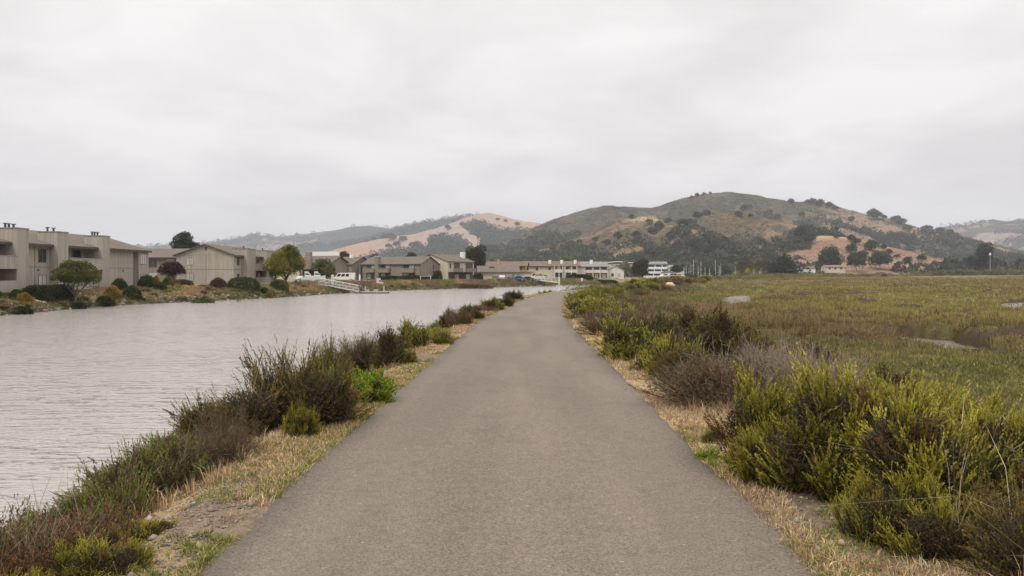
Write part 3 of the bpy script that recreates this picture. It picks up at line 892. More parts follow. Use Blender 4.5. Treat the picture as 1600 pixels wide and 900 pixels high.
def tree_meshes(seed, lobes, trunk_h, trunk_r, nclump, leaf, tip, base, limbs=5, lean=0, dens_in=.25, flat=1.0, mat=None, gap=.0):
    """lobes: (x,y,z,rx,ry,rz); leaf clumps lie through each lobe, most near its skin"""
    rng = np.random.default_rng(seed)
    Lb = np.array(lobes, float)
    wts = (Lb[:, 3] * Lb[:, 4] + Lb[:, 3] * Lb[:, 5]); wts /= wts.sum()
    li = rng.choice(len(Lb), nclump, p=wts)
    nrm = unit(rng.normal(size=(nclump, 3)))
    low = nrm[:, 2] < -.25
    nrm[low, 2] *= .35; nrm = unit(nrm)
    rr = np.where(rng.uniform(size=nclump) < dens_in, rng.uniform(.35, .85, nclump), rng.uniform(.84, 1.06, nclump))
    bumpy = .86 + .28 * fbm(nrm[:, 0] * 3.2 + li * 3.1, nrm[:, 2] * 3.2 + nrm[:, 1] * 2.3, seed, 3)
    P = Lb[li, :3] + nrm * Lb[li, 3:] * (rr * bumpy)[:, None]
    g = fbm(P[:, 0] * 1.1 / leaf * .12, (P[:, 1] + P[:, 2]) * 1.1 / leaf * .12, seed + 3, 2)
    keep = g > gap
    P, nrm, rr, li = P[keep], nrm[keep], rr[keep], li[keep]
    # each clump = three crossed leaf blades
    n = len(P); k = 3
    i = np.repeat(np.arange(n), k)
    D = unit(nrm[i] * .7 + rng.normal(0, .7, (n * k, 3)) + np.array([0, 0, .25]))
    Q = leaf_quads(P[i] + rng.normal(0, leaf * .3, (n * k, 3)), D, leaf * rng.uniform(.6, 1.3, n * k), leaf * .55 * rng.uniform(.6, 1.3, n * k), rng)
    cl = fbm(P[:, 0] * .9 / leaf * .25, (P[:, 1] * .7 + P[:, 2]) / leaf * .25, seed + 8, 3)
    tt = np.clip(cl * 1.6 - .35 + rng.normal(0, .12, n), 0, 1)
    c = lerpc(base, tip, tt)[i] * (1 + rng.normal(0, .15, (n * k, 1)))
    c = np.clip(c, .003, 1)
    cen = Lb[:, :3].mean(0)
    V = []; F = []; o_ = 0
    top = np.array([cen[0] * .3, cen[1] * .3, max(trunk_h, .3)])
    parts = [([(0, 0, -.3), (0.02 + lean * .2, 0, trunk_h * .5), tuple(top)], [trunk_r * 1.25, trunk_r, trunk_r * .8])]
    for j in range(min(limbs, len(Lb))):
        e = Lb[j, :3]
        mid = (top + e) / 2 + rng.normal(0, .1, 3) * np.linalg.norm(e - top)
        parts.append(([tuple(top - np.array([0, 0, trunk_r])), tuple(mid), tuple(e + (0, 0, Lb[j, 5] * .2))], [trunk_r * .7, trunk_r * .42, trunk_r * .12]))
    for p, r_ in parts:
        v, f = tube(p, r_); V.append(v); F.append(f + o_); o_ += len(v)
    a = quads('crown', Q, c, LEAF); ca = a.data; bpy.data.objects.remove(a)
    b_ = np_mesh('trunk', np.concatenate(V), np.concatenate(F), mat or BARK, None, True); cb_ = b_.data; bpy.data.objects.remove(b_)
    return ca, cb_

def dome_lobes(seed, w, h, z0, n=9, d=None):
    rng = np.random.default_rng(seed); d = d or w
    out = [(0, 0, z0 + (h) * .45, w * .36, d * .36, h * .42)]
    for i in range(n):
        a = 2 * np.pi * i / n + rng.uniform(-.3, .3)
        rr = rng.uniform(.24, .34)
        zz = z0 + h * rng.uniform(.25, .62)
        s = rng.uniform(.18, .25)
        out.append((math.cos(a) * w * rr, math.sin(a) * d * rr, zz, w * s, d * s, h * s * 1.1))
    for i in range(max(2, n // 3)):
        a = rng.uniform(0, 6.28); out.append((math.cos(a) * w * .15, math.sin(a) * d * .15, z0 + h * .72, w * .2, d * .2, h * .22))
    return out
# ------------------------------------------------------------------ near shrubs
rs = random.Random(7)
def bush(px, d, key, s, label, cat='shrub', name='shrub', sz=None, var=0, rz=None, group=None, zoff=-.04, sx=None):
    return put_plant(key, var, name, at(px, d), d, s, label, cat, group, rz=rz, sz=sz, zoff=zoff, rng=rs, sx=sx)

G_R = 'shrubs on the bank right of the path'
G_L = 'shrubs on the channel bank left of the path'
# right side, from the camera outwards
bush(1300, 5.9, 'coyote_near', .95, 'big yellow-green feathery shrub nearest to the right edge of the path', sz=1.12, var=0, name='coyote_brush', rz=.4, group=G_R)
bush(1425, 5.2, 'coyote_near', .80, 'olive green shrub with brown stems filling the right foreground', sz=1.02, var=1, name='coyote_brush', rz=2.2, group=G_R)
bush(1560, 5.0, 'coyote_near', .78, 'yellow-green shrub cut by the right edge of the picture', sz=1.05, var=2, name='coyote_brush', rz=4.1, group=G_R)
bush(1580, 3.15, 'coyote_near', .22, 'small fresh green shrub in the bottom right corner', sz=.34, var=2, name='coyote_brush', rz=1.1, group=G_R)
bush(1395, 6.8, 'coyote_near', .8, 'pale green shrub behind the big feathery one', sz=1.1, var=2, name='coyote_brush', rz=1.4, group=G_R)
bush(1500, 6.9, 'coyote_near', .85, 'yellowish shrub at the back of the foreground thicket', sz=.95, var=0, name='coyote_brush', rz=5.0, group=G_R)
bush(1130, 9.4, 'deadleafy', 1.1, 'grey brown twiggy shrub leaning over the dry verge', sz=.82, var=0, name='twiggy_shrub', group=G_R)
bush(1200, 10.2, 'dead', .8, 'bare silver grey dead shrub beside the brown one', sz=.95, var=1, name='dead_shrub', group=G_R)
bush(1268, 9.0, 'dead', .75, 'bare dead branches showing behind the big green shrub', sz=1.05, var=0, name='dead_shrub', group=G_R)
bush(1050, 12.2, 'coyote', .62, 'rounded bright green shrub in front of the dark thicket', sz=.98, var=1, name='coyote_brush', group=G_R)
bush(1022, 12.6, 'coyote', .45, 'small bright shrub leaning toward the path before the thicket', sz=.72, var=2, name='coyote_brush', group=G_R)
bush(1118, 7.2, 'sage', .16, 'tiny green tuft of leaves on the dry verge', sz=.26, var=0, name='sagebrush', group=G_R)
bush(1105, 6.6, 'bright', .17, 'low green weed at the right path edge', sz=.14, var=0, name='weed', cat='weed', group=G_R)
bush(985, 15.2, 'coyote', .98, 'dense green shrub with yellow top close to the right path edge', sz=1.15, var=0, name='coyote_brush', group=G_R)
bush(1105, 14.6, 'dark', 1.15, 'dark olive shrub in the middle of the right thicket', sz=1.45, var=1, name='dark_shrub', group=G_R)
bush(1165, 14.0, 'darknear', 1.05, 'dark shrub with green tips on the marsh side of the thicket', sz=1.25, var=0, name='dark_shrub', group=G_R)
bush(1240, 15, 'dark', 1.0, 'dark leafy shrub at the marsh edge behind the dead branches', sz=1.1, var=2, name='dark_shrub', group=G_R)
bush(1290, 12.4, 'coyote', .9, 'yellow-green shrub on the marsh side of the dead branches', sz=.9, var=3, name='coyote_brush', group=G_R)
bush(1060, 18.5, 'dark', 1.2, 'dark green shrub rising behind the dense green one', sz=1.25, var=0, name='dark_shrub', group=G_R)
bush(1150, 19, 'coyote', 1.1, 'green topped shrub at the back of the right thicket', sz=1.15, var=1, name='coyote_brush', group=G_R)
bush(955, 21, 'deadleafy', 1.05, 'brown twiggy shrub beside the straw verge', sz=1.0, var=1, name='twiggy_shrub', group=G_R)
bush(1000, 22.5, 'brown', 1.3, 'brown shrub between the green ones right of the path', sz=1.15, var=0, name='brown_shrub', group=G_R)
bush(937, 29, 'coyote', 1.25, 'bright green shrub where the path narrows', sz=1.2, var=2, name='coyote_brush', group=G_R)
bush(915, 34, 'coyote', 1.1, 'green shrub just beyond the bright one where the path narrows', sz=1.15, var=3, name='coyote_brush', group=G_R)
bush(960, 27, 'brown', 1.3, 'reddish brown shrub behind the bright green one', sz=1.15, var=1, name='brown_shrub', group=G_R)
# the long belt of shrubs along the levee towards the bend and beyond
belt = [(922, 43, 'coyote', 1.6), (935, 38, 'coyote', 1.5), (985, 34, 'deadleafy', 1.2), (1010, 30, 'coyote', 1.0), (925, 50, 'coyote', 1.8), (955, 46, 'sage', 1.7), (975, 41, 'brown', 1.4),
        (925, 57, 'coyote', 1.7), (940, 60, 'dark', 1.6), (963, 54, 'sage', 1.6), (990, 50, 'brown', 1.6), (936, 70, 'coyote', 1.9), (935, 76, 'sage', 1.8), (958, 70, 'coyote', 1.8), (982, 64, 'brown', 1.9), (1005, 58, 'brown', 1.5),
        (905, 97, 'dark', 1.5), (922, 112, 'sage', 1.6), (986, 89, 'coyote', 2.1), (975, 84, 'sage', 2.0), (996, 78, 'brown', 2.1), (1020, 74, 'brown', 1.7), (995, 106, 'coyote', 1.9), (1000, 108, 'coyote', 2.2), (992, 100, 'dark', 2.0), (1012, 94, 'coyote', 2.2), (1034, 98, 'brown', 2.0),
        (1012, 126, 'coyote', 2.2), (1004, 120, 'sage', 2.3), (1024, 118, 'coyote', 2.4), (1046, 124, 'brown', 2.2), (1012, 144, 'coyote', 2.2), (1030, 142, 'coyote', 2.2), (1050, 146, 'brown', 2.6), (1066, 150, 'dark', 2.2),
        (1036, 168, 'coyote', 2.4), (1056, 172, 'coyote', 2.6), (1074, 174, 'brown', 2.6), (1092, 186, 'coyote', 2.4), (1062, 205, 'coyote', 2.8), (1084, 206, 'dark', 2.8), (1104, 204, 'coyote', 2.8), (1082, 235, 'sage', 3.0), (1122, 226, 'dark', 2.8), (1140, 236, 'coyote', 2.8),
        (1108, 255, 'coyote', 3.1), (1132, 262, 'brown', 3.1), (1160, 255, 'dark', 2.9), (1178, 266, 'coyote', 3.0), (1150, 296, 'coyote', 3.2), (1180, 300, 'sage', 3.5), (1200, 290, 'dark', 3.2), (1222, 310, 'coyote', 3.2), (1196, 336, 'coyote', 3.6),
        (1232, 345, 'sage', 3.6), (1252, 340, 'brown', 3.2), (1270, 362, 'coyote', 3.5), (1300, 380, 'coyote', 3.8), (1328, 398, 'sage', 3.6), (1352, 415, 'brown', 3.8), (1380, 430, 'dark', 3.6), (1290, 410, 'sage', 3.6)]
KN = {'coyote': ('coyote_brush', 'green shrub'), 'sage': ('sagebrush', 'grey-green shrub'), 'brown': ('brown_shrub', 'brown shrub'), 'dark': ('dark_shrub', 'dark green shrub'), 'deadleafy': ('twiggy_shrub', 'twiggy shrub')}
for i, (px, d, key, s) in enumerate(belt):
    nm, what = KN[key]
    zone = ('where the path bends right' if d < 62 else 'on the levee just past the bend' if d < 112 else 'on the far levee between marsh and marina' if d < 270 else 'at the distant end of the levee by the marsh')
    bush(px, d, key, s * .9, f'{what} {zone}', sz=s * .72, var=i, name=nm, group='shrub belt along the levee: ' + what + ' ' + zone.split(' ')[-1])

# extra shrubs that close the belt on the right
bush(1010, 17.5, 'dark', .9, 'dark shrub tucked behind the dense yellow-topped one', sz=1.1, var=2, name='dark_shrub', group=G_R)
bush(1205, 17.5, 'coyote', 1.2, 'broad green shrub at the marsh edge of the thicket', sz=1.0, var=3, name='coyote_brush', group=G_R)
bush(1330, 10.5, 'dark', .9, 'dark shrub between the dead branches and the marsh', sz=.9, var=1, name='dark_shrub', group=G_R)
bush(1085, 11.4, 'darknear', .7, 'dark shrub beside the rounded bright green one', sz=.95, var=1, name='dark_shrub', group=G_R)
bush(965, 25, 'coyote', 1.0, 'green shrub behind the brown twiggy one', sz=1.1, var=1, name='coyote_brush', group=G_R)
bush(1035, 24, 'coyote', 1.2, 'green shrub at the back on the marsh side', sz=1.1, var=2, name='coyote_brush', group=G_R)
bush(1085, 23, 'dark', 1.3, 'dark rounded shrub at the back on the marsh side', sz=1.2, var=1, name='dark_shrub', group=G_R)
bush(1545, 4.1, 'darknear', .5, 'dark brown-green shrub at the foot of the right foreground thicket', sz=.62, var=0, name='dark_shrub', group=G_R)
bush(1420, 4.5, 'coyote_near', .42, 'low olive shrub spilling onto the gravel in the right foreground', sz=.52, var=0, name='coyote_brush', rz=2.9, group=G_R)
bush(1210, 5.9, 'coyote_near', .42, 'small feathery shrub at the left foot of the big one', sz=.62, var=1, name='coyote_brush', rz=5.2, group=G_R)

# left side
bush(20, 4.35, 'brown', .62, 'rusty brown shrub with seed heads in the bottom left corner', sz=1.0, var=0, name='brown_shrub', group=G_L)
bush(90, 4.9, 'brown', .55, 'brown shrub against the water beside the corner one', sz=.78, var=1, name='brown_shrub', group=G_L)
bush(150, 4.1, 'coyote_near', .30, 'yellow-green feathery shrub at the bottom left', sz=.30, var=0, name='coyote_brush', rz=1, group=G_L)
bush(5, 3.7, 'coyote_near', .30, 'green leafy shoots in the bottom left corner', sz=.36, var=1, name='coyote_brush', rz=3, group=G_L)
bush(215, 4.7, 'coyote_near', .24, 'small pale green shrub near the path bottom left', sz=.26, var=2, name='coyote_brush', rz=3, group=G_L)
bush(180, 6.0, 'sage', .72, 'grey-green upright shrub on the bank above the water', sz=.82, var=0, name='sagebrush', group=G_L)
bush(250, 6.3, 'sage', .68, 'green sage shrub right of the grey-green one', sz=.82, var=1, name='sagebrush', group=G_L)
bush(120, 6.2, 'sage', .6, 'low sage shrub at the left end of the sage clump', sz=.6, var=2, name='sagebrush', group=G_L)
bush(150, 5.6, 'sage', .55, 'small sage shrub at the front of the sage clump', sz=.62, var=1, name='sagebrush', group=G_L)
bush(285, 6.5, 'sage', .55, 'rounded sage shrub next to the dry twiggy tangle', sz=.72, var=0, name='sagebrush', group=G_L)
bush(310, 6.9, 'sage', .6, 'sage shrub tucked against the tall dark bush', sz=.58, var=2, name='sagebrush', group=G_L)
bush(345, 6.6, 'deadleafy', .42, 'dry brown twiggy tangle on the bank edge', sz=.52, var=0, name='twiggy_shrub', group=G_L)
bush(435, 7.9, 'darknear', .86, 'tall dark bush with bare twigs against the water', sz=1.12, var=0, name='dark_shrub', rz=2.0, group=G_L)
bush(358, 7.3, 'deadleafy', .4, 'bare grey twigs at the left of the tall dark bush', sz=.68, var=0, name='dead_shrub', group=G_L)
bush(385, 7.9, 'darknear', .78, 'dark leafy bush left of the tallest one', sz=.92, var=1, name='dark_shrub', rz=.5, group=G_L)
bush(500, 8.6, 'darknear', .66, 'dark green bush beside the bright green plant', sz=.9, var=1, name='dark_shrub', group=G_L)
bush(470, 7.5, 'coyote_near', .2, 'sprig of light green shoots in front of the dark bush', sz=.42, var=1, name='coyote_brush', group=G_L)
bush(583, 9.6, 'bright', .42, 'bright lime green bushy plant touching the left path edge', sz=.62, var=0, name='fennel', cat='plant', group=G_L, zoff=-.02)
bush(548, 9.9, 'bright', .36, 'bright green plant behind the lime green one', sz=.66, var=1, name='fennel', cat='plant', group=G_L)
bush(525, 10.4, 'sage', .5, 'tall feathery green shoots behind the bright plant', sz=1.25, var=0, name='sagebrush', group=G_L)
bush(575, 14.0, 'deadleafy', .78, 'grey brown twiggy shrub with yellow-green top by the water', sz=1.05, var=1, name='twiggy_shrub', group=G_L)
bush(598, 13.8, 'dark', .62, 'dark shrub joined to the grey twiggy one', sz=.95, var=0, name='dark_shrub', group=G_L)
bush(560, 14.6, 'coyote', .6, 'small yellow-green shrub at the left of the twiggy one', sz=1.15, var=0, name='coyote_brush', group=G_L)
bush(636, 14.2, 'coyote', .26, 'little round shrub close to the straw verge on the left', sz=.42, var=2, name='coyote_brush', group=G_L)
bush(650, 19.2, 'coyote', .82, 'wide green shrub along the water halfway down the path', sz=1.12, var=0, name='coyote_brush', group=G_L)
bush(692, 18.4, 'coyote', .46, 'round dark green shrub in front of the wide one', sz=.62, var=3, name='coyote_brush', group=G_L)
bush(632, 20.5, 'sage', .8, 'green shrub behind the wide one by the water', sz=1.1, var=1, name='sagebrush', group=G_L)
bush(718, 26, 'brown', .75, 'brown-purple shrub past the wide green one', sz=1.1, var=0, name='brown_shrub', group=G_L)
bush(735, 29, 'dark', .6, 'dark brown shrub beside the brown-purple one', sz=.8, var=1, name='dark_shrub', group=G_L)
bush(700, 27.5, 'dark', .8, 'dark olive shrub left of the brown-purple one', sz=.95, var=0, name='dark_shrub', group=G_L)
bush(771, 38, 'coyote', .85, 'green shrub at the waterside where the path starts to bend', sz=.95, var=1, name='coyote_brush', group=G_L)
bush(757, 36.5, 'brown', .75, 'low brown shrub left of the waterside green one', sz=.75, var=1, name='brown_shrub', group=G_L)
bush(788, 43, 'dark', .8, 'dark shrub right of the waterside green one', sz=.85, var=2, name='dark_shrub', group=G_L)
bush(803, 54, 'dark', 1.0, 'dark brown shrub close to the bend of the path', sz=1.0, var=2, name='dark_shrub', group=G_L)
bush(858, 84, 'coyote', 1.2, 'rounded green shrub at the bend against the water', sz=1.4, var=3, name='coyote_brush', group=G_L)
bush(874, 92, 'dark', 1.1, 'dark green shrub right of the rounded one at the bend', sz=1.0, var=1, name='dark_shrub', group=G_L)
for i, (px, d, key, r_, h_) in enumerate([(60, 7.6, 'sage', .7, .6), (215, 8.2, 'sage', .8, .55), (300, 9.4, 'sage', .8, .5), (455, 12.2, 'sage', .8, 1.0), (500, 14, 'brown', .8, .8), (530, 17, 'dark', .8, .8), (590, 19.5, 'sage', .9, .8), (610, 24, 'brown', .9, .9), (655, 27, 'sage', .9, .8), (680, 33, 'sage', 1.0, .8), (725, 38, 'brown', 1.0, .8), (745, 46, 'sage', 1.1, .8), (780, 56, 'brown', 1.2, .8), (812, 68, 'sage', 1.3, .8)]):
    nm_, wh_ = {'sage': ('sagebrush', 'grey-green shrub'), 'brown': ('brown_shrub', 'brown shrub'), 'dark': ('dark_shrub', 'dark shrub')}[key]
    bush(px, d, key, r_, wh_ + ' low on the channel slope left of the path', sz=h_, var=i, name=nm_, group='low shrubs on the channel slope')

# low ground plants
rng = np.random.default_rng(5)
def scatter(n, side, t0, t1, s0, s1, power=1.0):
    """points beside the path: t = distance, s = offset from the path edge"""
    t_ = t0 * (t1 / t0) ** rng.uniform(0, 1, n)
    s_ = s0 + (s1 - s0) * rng.uniform(0, 1, n) ** power
    cxp = np.interp(t_, LEV[:, 1], LEV[:, 0])
    dxp = (np.interp(t_ + 1, LEV[:, 1], LEV[:, 0]) - cxp)
    l = np.hypot(dxp, 1)
    x = cxp + side * (HW + s_) / l; y = t_ - side * (HW + s_) * dxp / l
    return x, y, t_, s_
def tufts(name, side, n, t0, t1, s0, s1, hmin, hmax, nb, cols, label_kind='stuff', wid=.0035, power=1.0, lean=.5, sp=.05, thr=.45, fq=.9, seed=0, scale_t=True, dk=0):
    x, y, t_, s_ = scatter(n, side, t0, t1, s0, s1, power)
    k = fbm(x * fq, y * fq, 200 + seed, 3) > thr
    x, y, t_ = x[k], y[k], t_[k]
    z = height(x, y) - .01
    f = np.clip(t_ / 12, .8, 6) if scale_t else 1.0
    hgt = rng.uniform(hmin, hmax, len(x)) * np.clip(t_ / 25, 1, 1.6)
    cols = np.array(cols); ci = cols[rng.integers(0, len(cols), len(x))] * (1 + rng.normal(0, .15, (len(x), 1)))
    Q, c = grass_arrays(np.stack([x, y, z], -1), hgt, nb, ci, rng, lean=lean, wid=wid * f, spreadr=sp * np.clip(t_ / 15, 1, 4))
    o = quads(name, Q, c.reshape(len(Q), 4, 3), TWIG)
    tag(o, kind='stuff')
STRAW = [(0.46, 0.33, 0.18), (0.36, 0.25, 0.13), (0.52, 0.40, 0.24), (0.29, 0.20, 0.11), (0.33, 0.20, 0.12)]
GREEN = [(0.17, 0.18, 0.04), (0.22, 0.21, 0.05), (0.12, 0.14, 0.035), (0.28, 0.24, 0.06)]
# short thatch right at the path edges, longer straw further out
tufts('dry_grass', 1, 26000, 3.2, 70, -.02, 1.7, .02, .09, 7, STRAW, lean=.9, sp=.07, seed=1, thr=.36)
tufts('dry_grass', -1, 20000, 3.2, 70, -.02, 1.3, .02, .08, 7, STRAW, lean=.9, sp=.07, seed=2, thr=.50)
tufts('dry_grass', 1, 4600, 3.2, 60, .35, 3.2, .10, .30, 12, STRAW, lean=.55, sp=.06, seed=3, thr=.47)
tufts('dry_grass', -1, 3800, 3.2, 60, .5, 2.6, .06, .19, 12, STRAW, lean=.6, sp=.06, seed=4, thr=.45)
tufts('green_grass', 1, 5200, 3.2, 60, -.03, .55, .02, .07, 9, GREEN, lean=1.0, sp=.05, seed=5, thr=.55, fq=.6, power=1.6)
tufts('green_grass', -1, 5200, 3.2, 60, -.03, .6, .02, .08, 9, GREEN, lean=1.0, sp=.05, seed=6, thr=.55, fq=.6, power=1.6)
tufts('bank_grass', -1, 9000, 3.5, 110, 1.3, 6.5, .10, .30, 12, [(0.13, 0.115, 0.045), (0.17, 0.125, 0.07), (0.095, 0.09, 0.036), (0.10, .10, .035)], lean=.4, sp=.1, seed=7, thr=.30)
tufts('bank_grass', 1, 12000, 4, 150, 2.0, 7.5, .12, .42, 12, [(0.12, 0.11, 0.04), (0.19, 0.14, 0.075), (0.10, 0.085, 0.045), (0.14, 0.13, .05)], lean=.45, sp=.1, seed=8, thr=.25)
# long arching straws over the right verge
k = 90
x, y, t_, s_ = scatter(k, 1, 3.2, 14, .9, 2.6)
A = np.stack([x, y, height(x, y)], -1)
Q, c = grass_arrays(A, rng.uniform(.35, .85, k), 5, vary((0.42, 0.34, 0.22), k, rng), rng, lean=.9, wid=.0022, spreadr=.05, curve=.8)
tag(quads('straw_stems', Q, c, TWIG), kind='stuff')
k = 70
x, y, t_, s_ = scatter(k, -1, 3.2, 12, .9, 3.0)
A = np.stack([x, y, height(x, y)], -1)
Q, c = grass_arrays(A, rng.uniform(.35, .9, k), 5, vary((0.28, 0.20, 0.13), k, rng), rng, lean=.5, wid=.0022, spreadr=.05, curve=.6)
tag(quads('straw_stems', Q, c, TWIG), kind='stuff')

# pebbles and bark litter on the verges
def pebbles(side, n, t0, t1, s0, s1, smin, smax, name, colr):
    x, y, t_, s_ = scatter(n, side, t0, t1, s0, s1)
    z = height(x, y)
    s = rng.uniform(smin, smax, n) * (1 + (rng.uniform(size=n) > .97) * 1.6)
    base = np.array([(1, 0, 0), (0, 1, 0), (-1, 0, 0), (0, -1, 0), (0, 0, .8), (0, 0, -.6)], float)
    V = base[None] * s[:, None, None] * rng.uniform(.6, 1.2, (n, 6, 3))
    a = rng.uniform(0, 6.28, n); ca, sa = np.cos(a)[:, None], np.sin(a)[:, None]
    X = V[..., 0] * ca - V[..., 1] * sa; Y = V[..., 0] * sa + V[..., 1] * ca
    V = np.stack([X + x[:, None], Y + y[:, None], V[..., 2] + z[:, None] + s[:, None] * .2], -1)
    Ff = np.array([(0, 1, 4), (1, 2, 4), (2, 3, 4), (3, 0, 4), (1, 0, 5), (2, 1, 5), (3, 2, 5), (0, 3, 5)])
    F = (Ff[None] + np.arange(n)[:, None, None] * 6).reshape(-1, 3)
    c = np.repeat(vary(colr, n, rng, .3), 6, 0)
    tag(np_mesh(name, V.reshape(-1, 3), F, TWIG, c), kind='stuff')
pebbles(-1, 9000, 3.3, 20, .05, 1.8, .005, .017, 'gravel', (0.21, 0.165, 0.13))
pebbles(1, 260, 3.3, 14, -1.66, -.05, .003, .008, 'path_grit', (0.20, 0.15, 0.10))
pebbles(-1, 260, 3.3, 14, -1.66, -.05, .003, .008, 'path_grit', (0.22, 0.18, 0.13))
pebbles(1, 4600, 3.3, 20, .1, 2.2, .005, .018, 'gravel', (0.20, 0.16, 0.125))

# ------------------------------------------------------------------ marsh plants
def marsh(name, n, d0, d1, a0, a1, h0, h1, nb, wid, sp, seed):
    d = np.sqrt(rng.uniform(d0 ** 2, d1 ** 2, n)); a = np.radians(rng.uniform(a0, a1, n))
    x = d * np.sin(a); y = d * np.cos(a)
    z, s, t_, f, cdp = height(x, y, True)
    k = (s > HW + 5.0) & (cdp < .30)
    x, y, z, cdp, d = x[k], y[k], z[k], cdp[k], d[k]
    n = len(x)
    p = fbm(x * .10, y * .10, 301, 4); q = fbm(x * .35, y * .35, 303, 3); p3 = fbm(x * .03, y * .05, 305, 3)
    c = lerpc((0.265, 0.220, 0.072), (0.235, 0.155, 0.074), sstep(.48, .62, p))
    c = lerpc(c, (0.31, 0.265, 0.078), sstep(.50, .64, p3) * .8)
    c = lerpc(lerpc((0.165, 0.160, 0.052), (0.205, 0.15, 0.07), sstep(.52, .64, q)), c, sstep(22, 48, d + 14 * (p - .5)))
    c = lerpc(c, (0.27, 0.20, 0.095), sstep(.58, .72, q) * .45)
    ms_, _e = marsh_step(x, y)
    c = lerpc(c, (0.20, 0.19, 0.058), (1 - ms_) * .55)
    c = lerpc(c, (0.22, 0.155, 0.075), sstep(.6, 1, ms_) * .35)
    c = c * (1 + rng.normal(0, .15, (n, 1)))
    tall = (.65 + .5 * ms_) * (1 + .8 * sstep(.45, .7, fbm(x * .18 + 9, y * .18, 307, 3)) + .35 * (cdp > .02))
    h = rng.uniform(h0, h1, n) * tall
    Q, cc = grass_arrays(np.stack([x, y, z - .03], -1), h, nb, c, rng, lean=.55, wid=wid, spreadr=sp, curve=.25)
    tag(quads(name, Q, cc, LEAF), kind='stuff')
marsh('marsh_plants', 19000, 7, 26, 15, 45, .10, .22, 18, .006, .13, 1)
marsh('marsh_plants', 24000, 26, 70, 4, 42, .14, .28, 12, .015, .28, 2)
marsh('marsh_plants', 30000, 70, 200, 4, 40, .18, .34, 9, .045, .7, 3)
marsh('marsh_plants', 30000, 200, 490, 10, 40, .3, .55, 7, .12, 1.8, 4)

# low mounded marsh shrubs: rounded cushions of short fleshy stems
def cushions(n, d0, d1, a0, a1, s0, s1, nq, seed):
    d = np.sqrt(rng.uniform(d0 ** 2, d1 ** 2, n)); a = np.radians(rng.uniform(a0, a1, n))
    x = d * np.sin(a); y = d * np.cos(a)
    z, s_, t_, f, cdp = height(x, y, True)
    cl = fbm(x * .16, y * .10, 401 + seed, 3)
    k = (s_ > HW + 5.0) & (cdp < .3) & (cl > .44)
    x, y, z = x[k], y[k], z[k]; n = len(x)
    r = rng.uniform(s0, s1, n) * rng.uniform(.6, 1.3, n)
    i = np.repeat(np.arange(n), nq); nr = unit(rng.normal(size=(n * nq, 3))); nr[:, 2] = np.abs(nr[:, 2])
    P = np.stack([x, y, z - .04], -1)[i] + nr * r[i][:, None] * np.array([1.0, 1.0, .55]) * rng.uniform(.8, 1.05, (n * nq, 1))
    lf = r[i] * rng.uniform(.13, .26, n * nq)
    D_ = unit(nr * .5 + rng.normal(0, .35, nr.shape) + np.array([0, 0, .8]))
    p = fbm(x * .07, y * .07, 411, 3); q = rng.uniform(size=n)
    c = lerpc((0.12, 0.115, 0.04), (0.25, 0.225, 0.065), np.clip(q * .8 + (p - .45) * 1.2, 0, 1))
    c = np.where((fbm(x * .11 + 5, y * .08, 415, 3) > .55)[:, None], lerpc((0.13, 0.085, 0.05), (0.23, 0.155, 0.075), q), c)
    tag(quads('marsh_plants', leaf_quads(P, D_, lf, lf * .34, rng), np.clip(c[i] * (1 + rng.normal(0, .18, (n * nq, 1))), .01, 1), LEAF), kind='stuff')
cushions(2600, 8, 30, 14, 45, .22, .50, 110, 1)
cushions(5200, 30, 90, 4, 42, .35, .80, 60, 2)
cushions(8000, 90, 330, 4, 42, .7, 1.5, 34, 3)
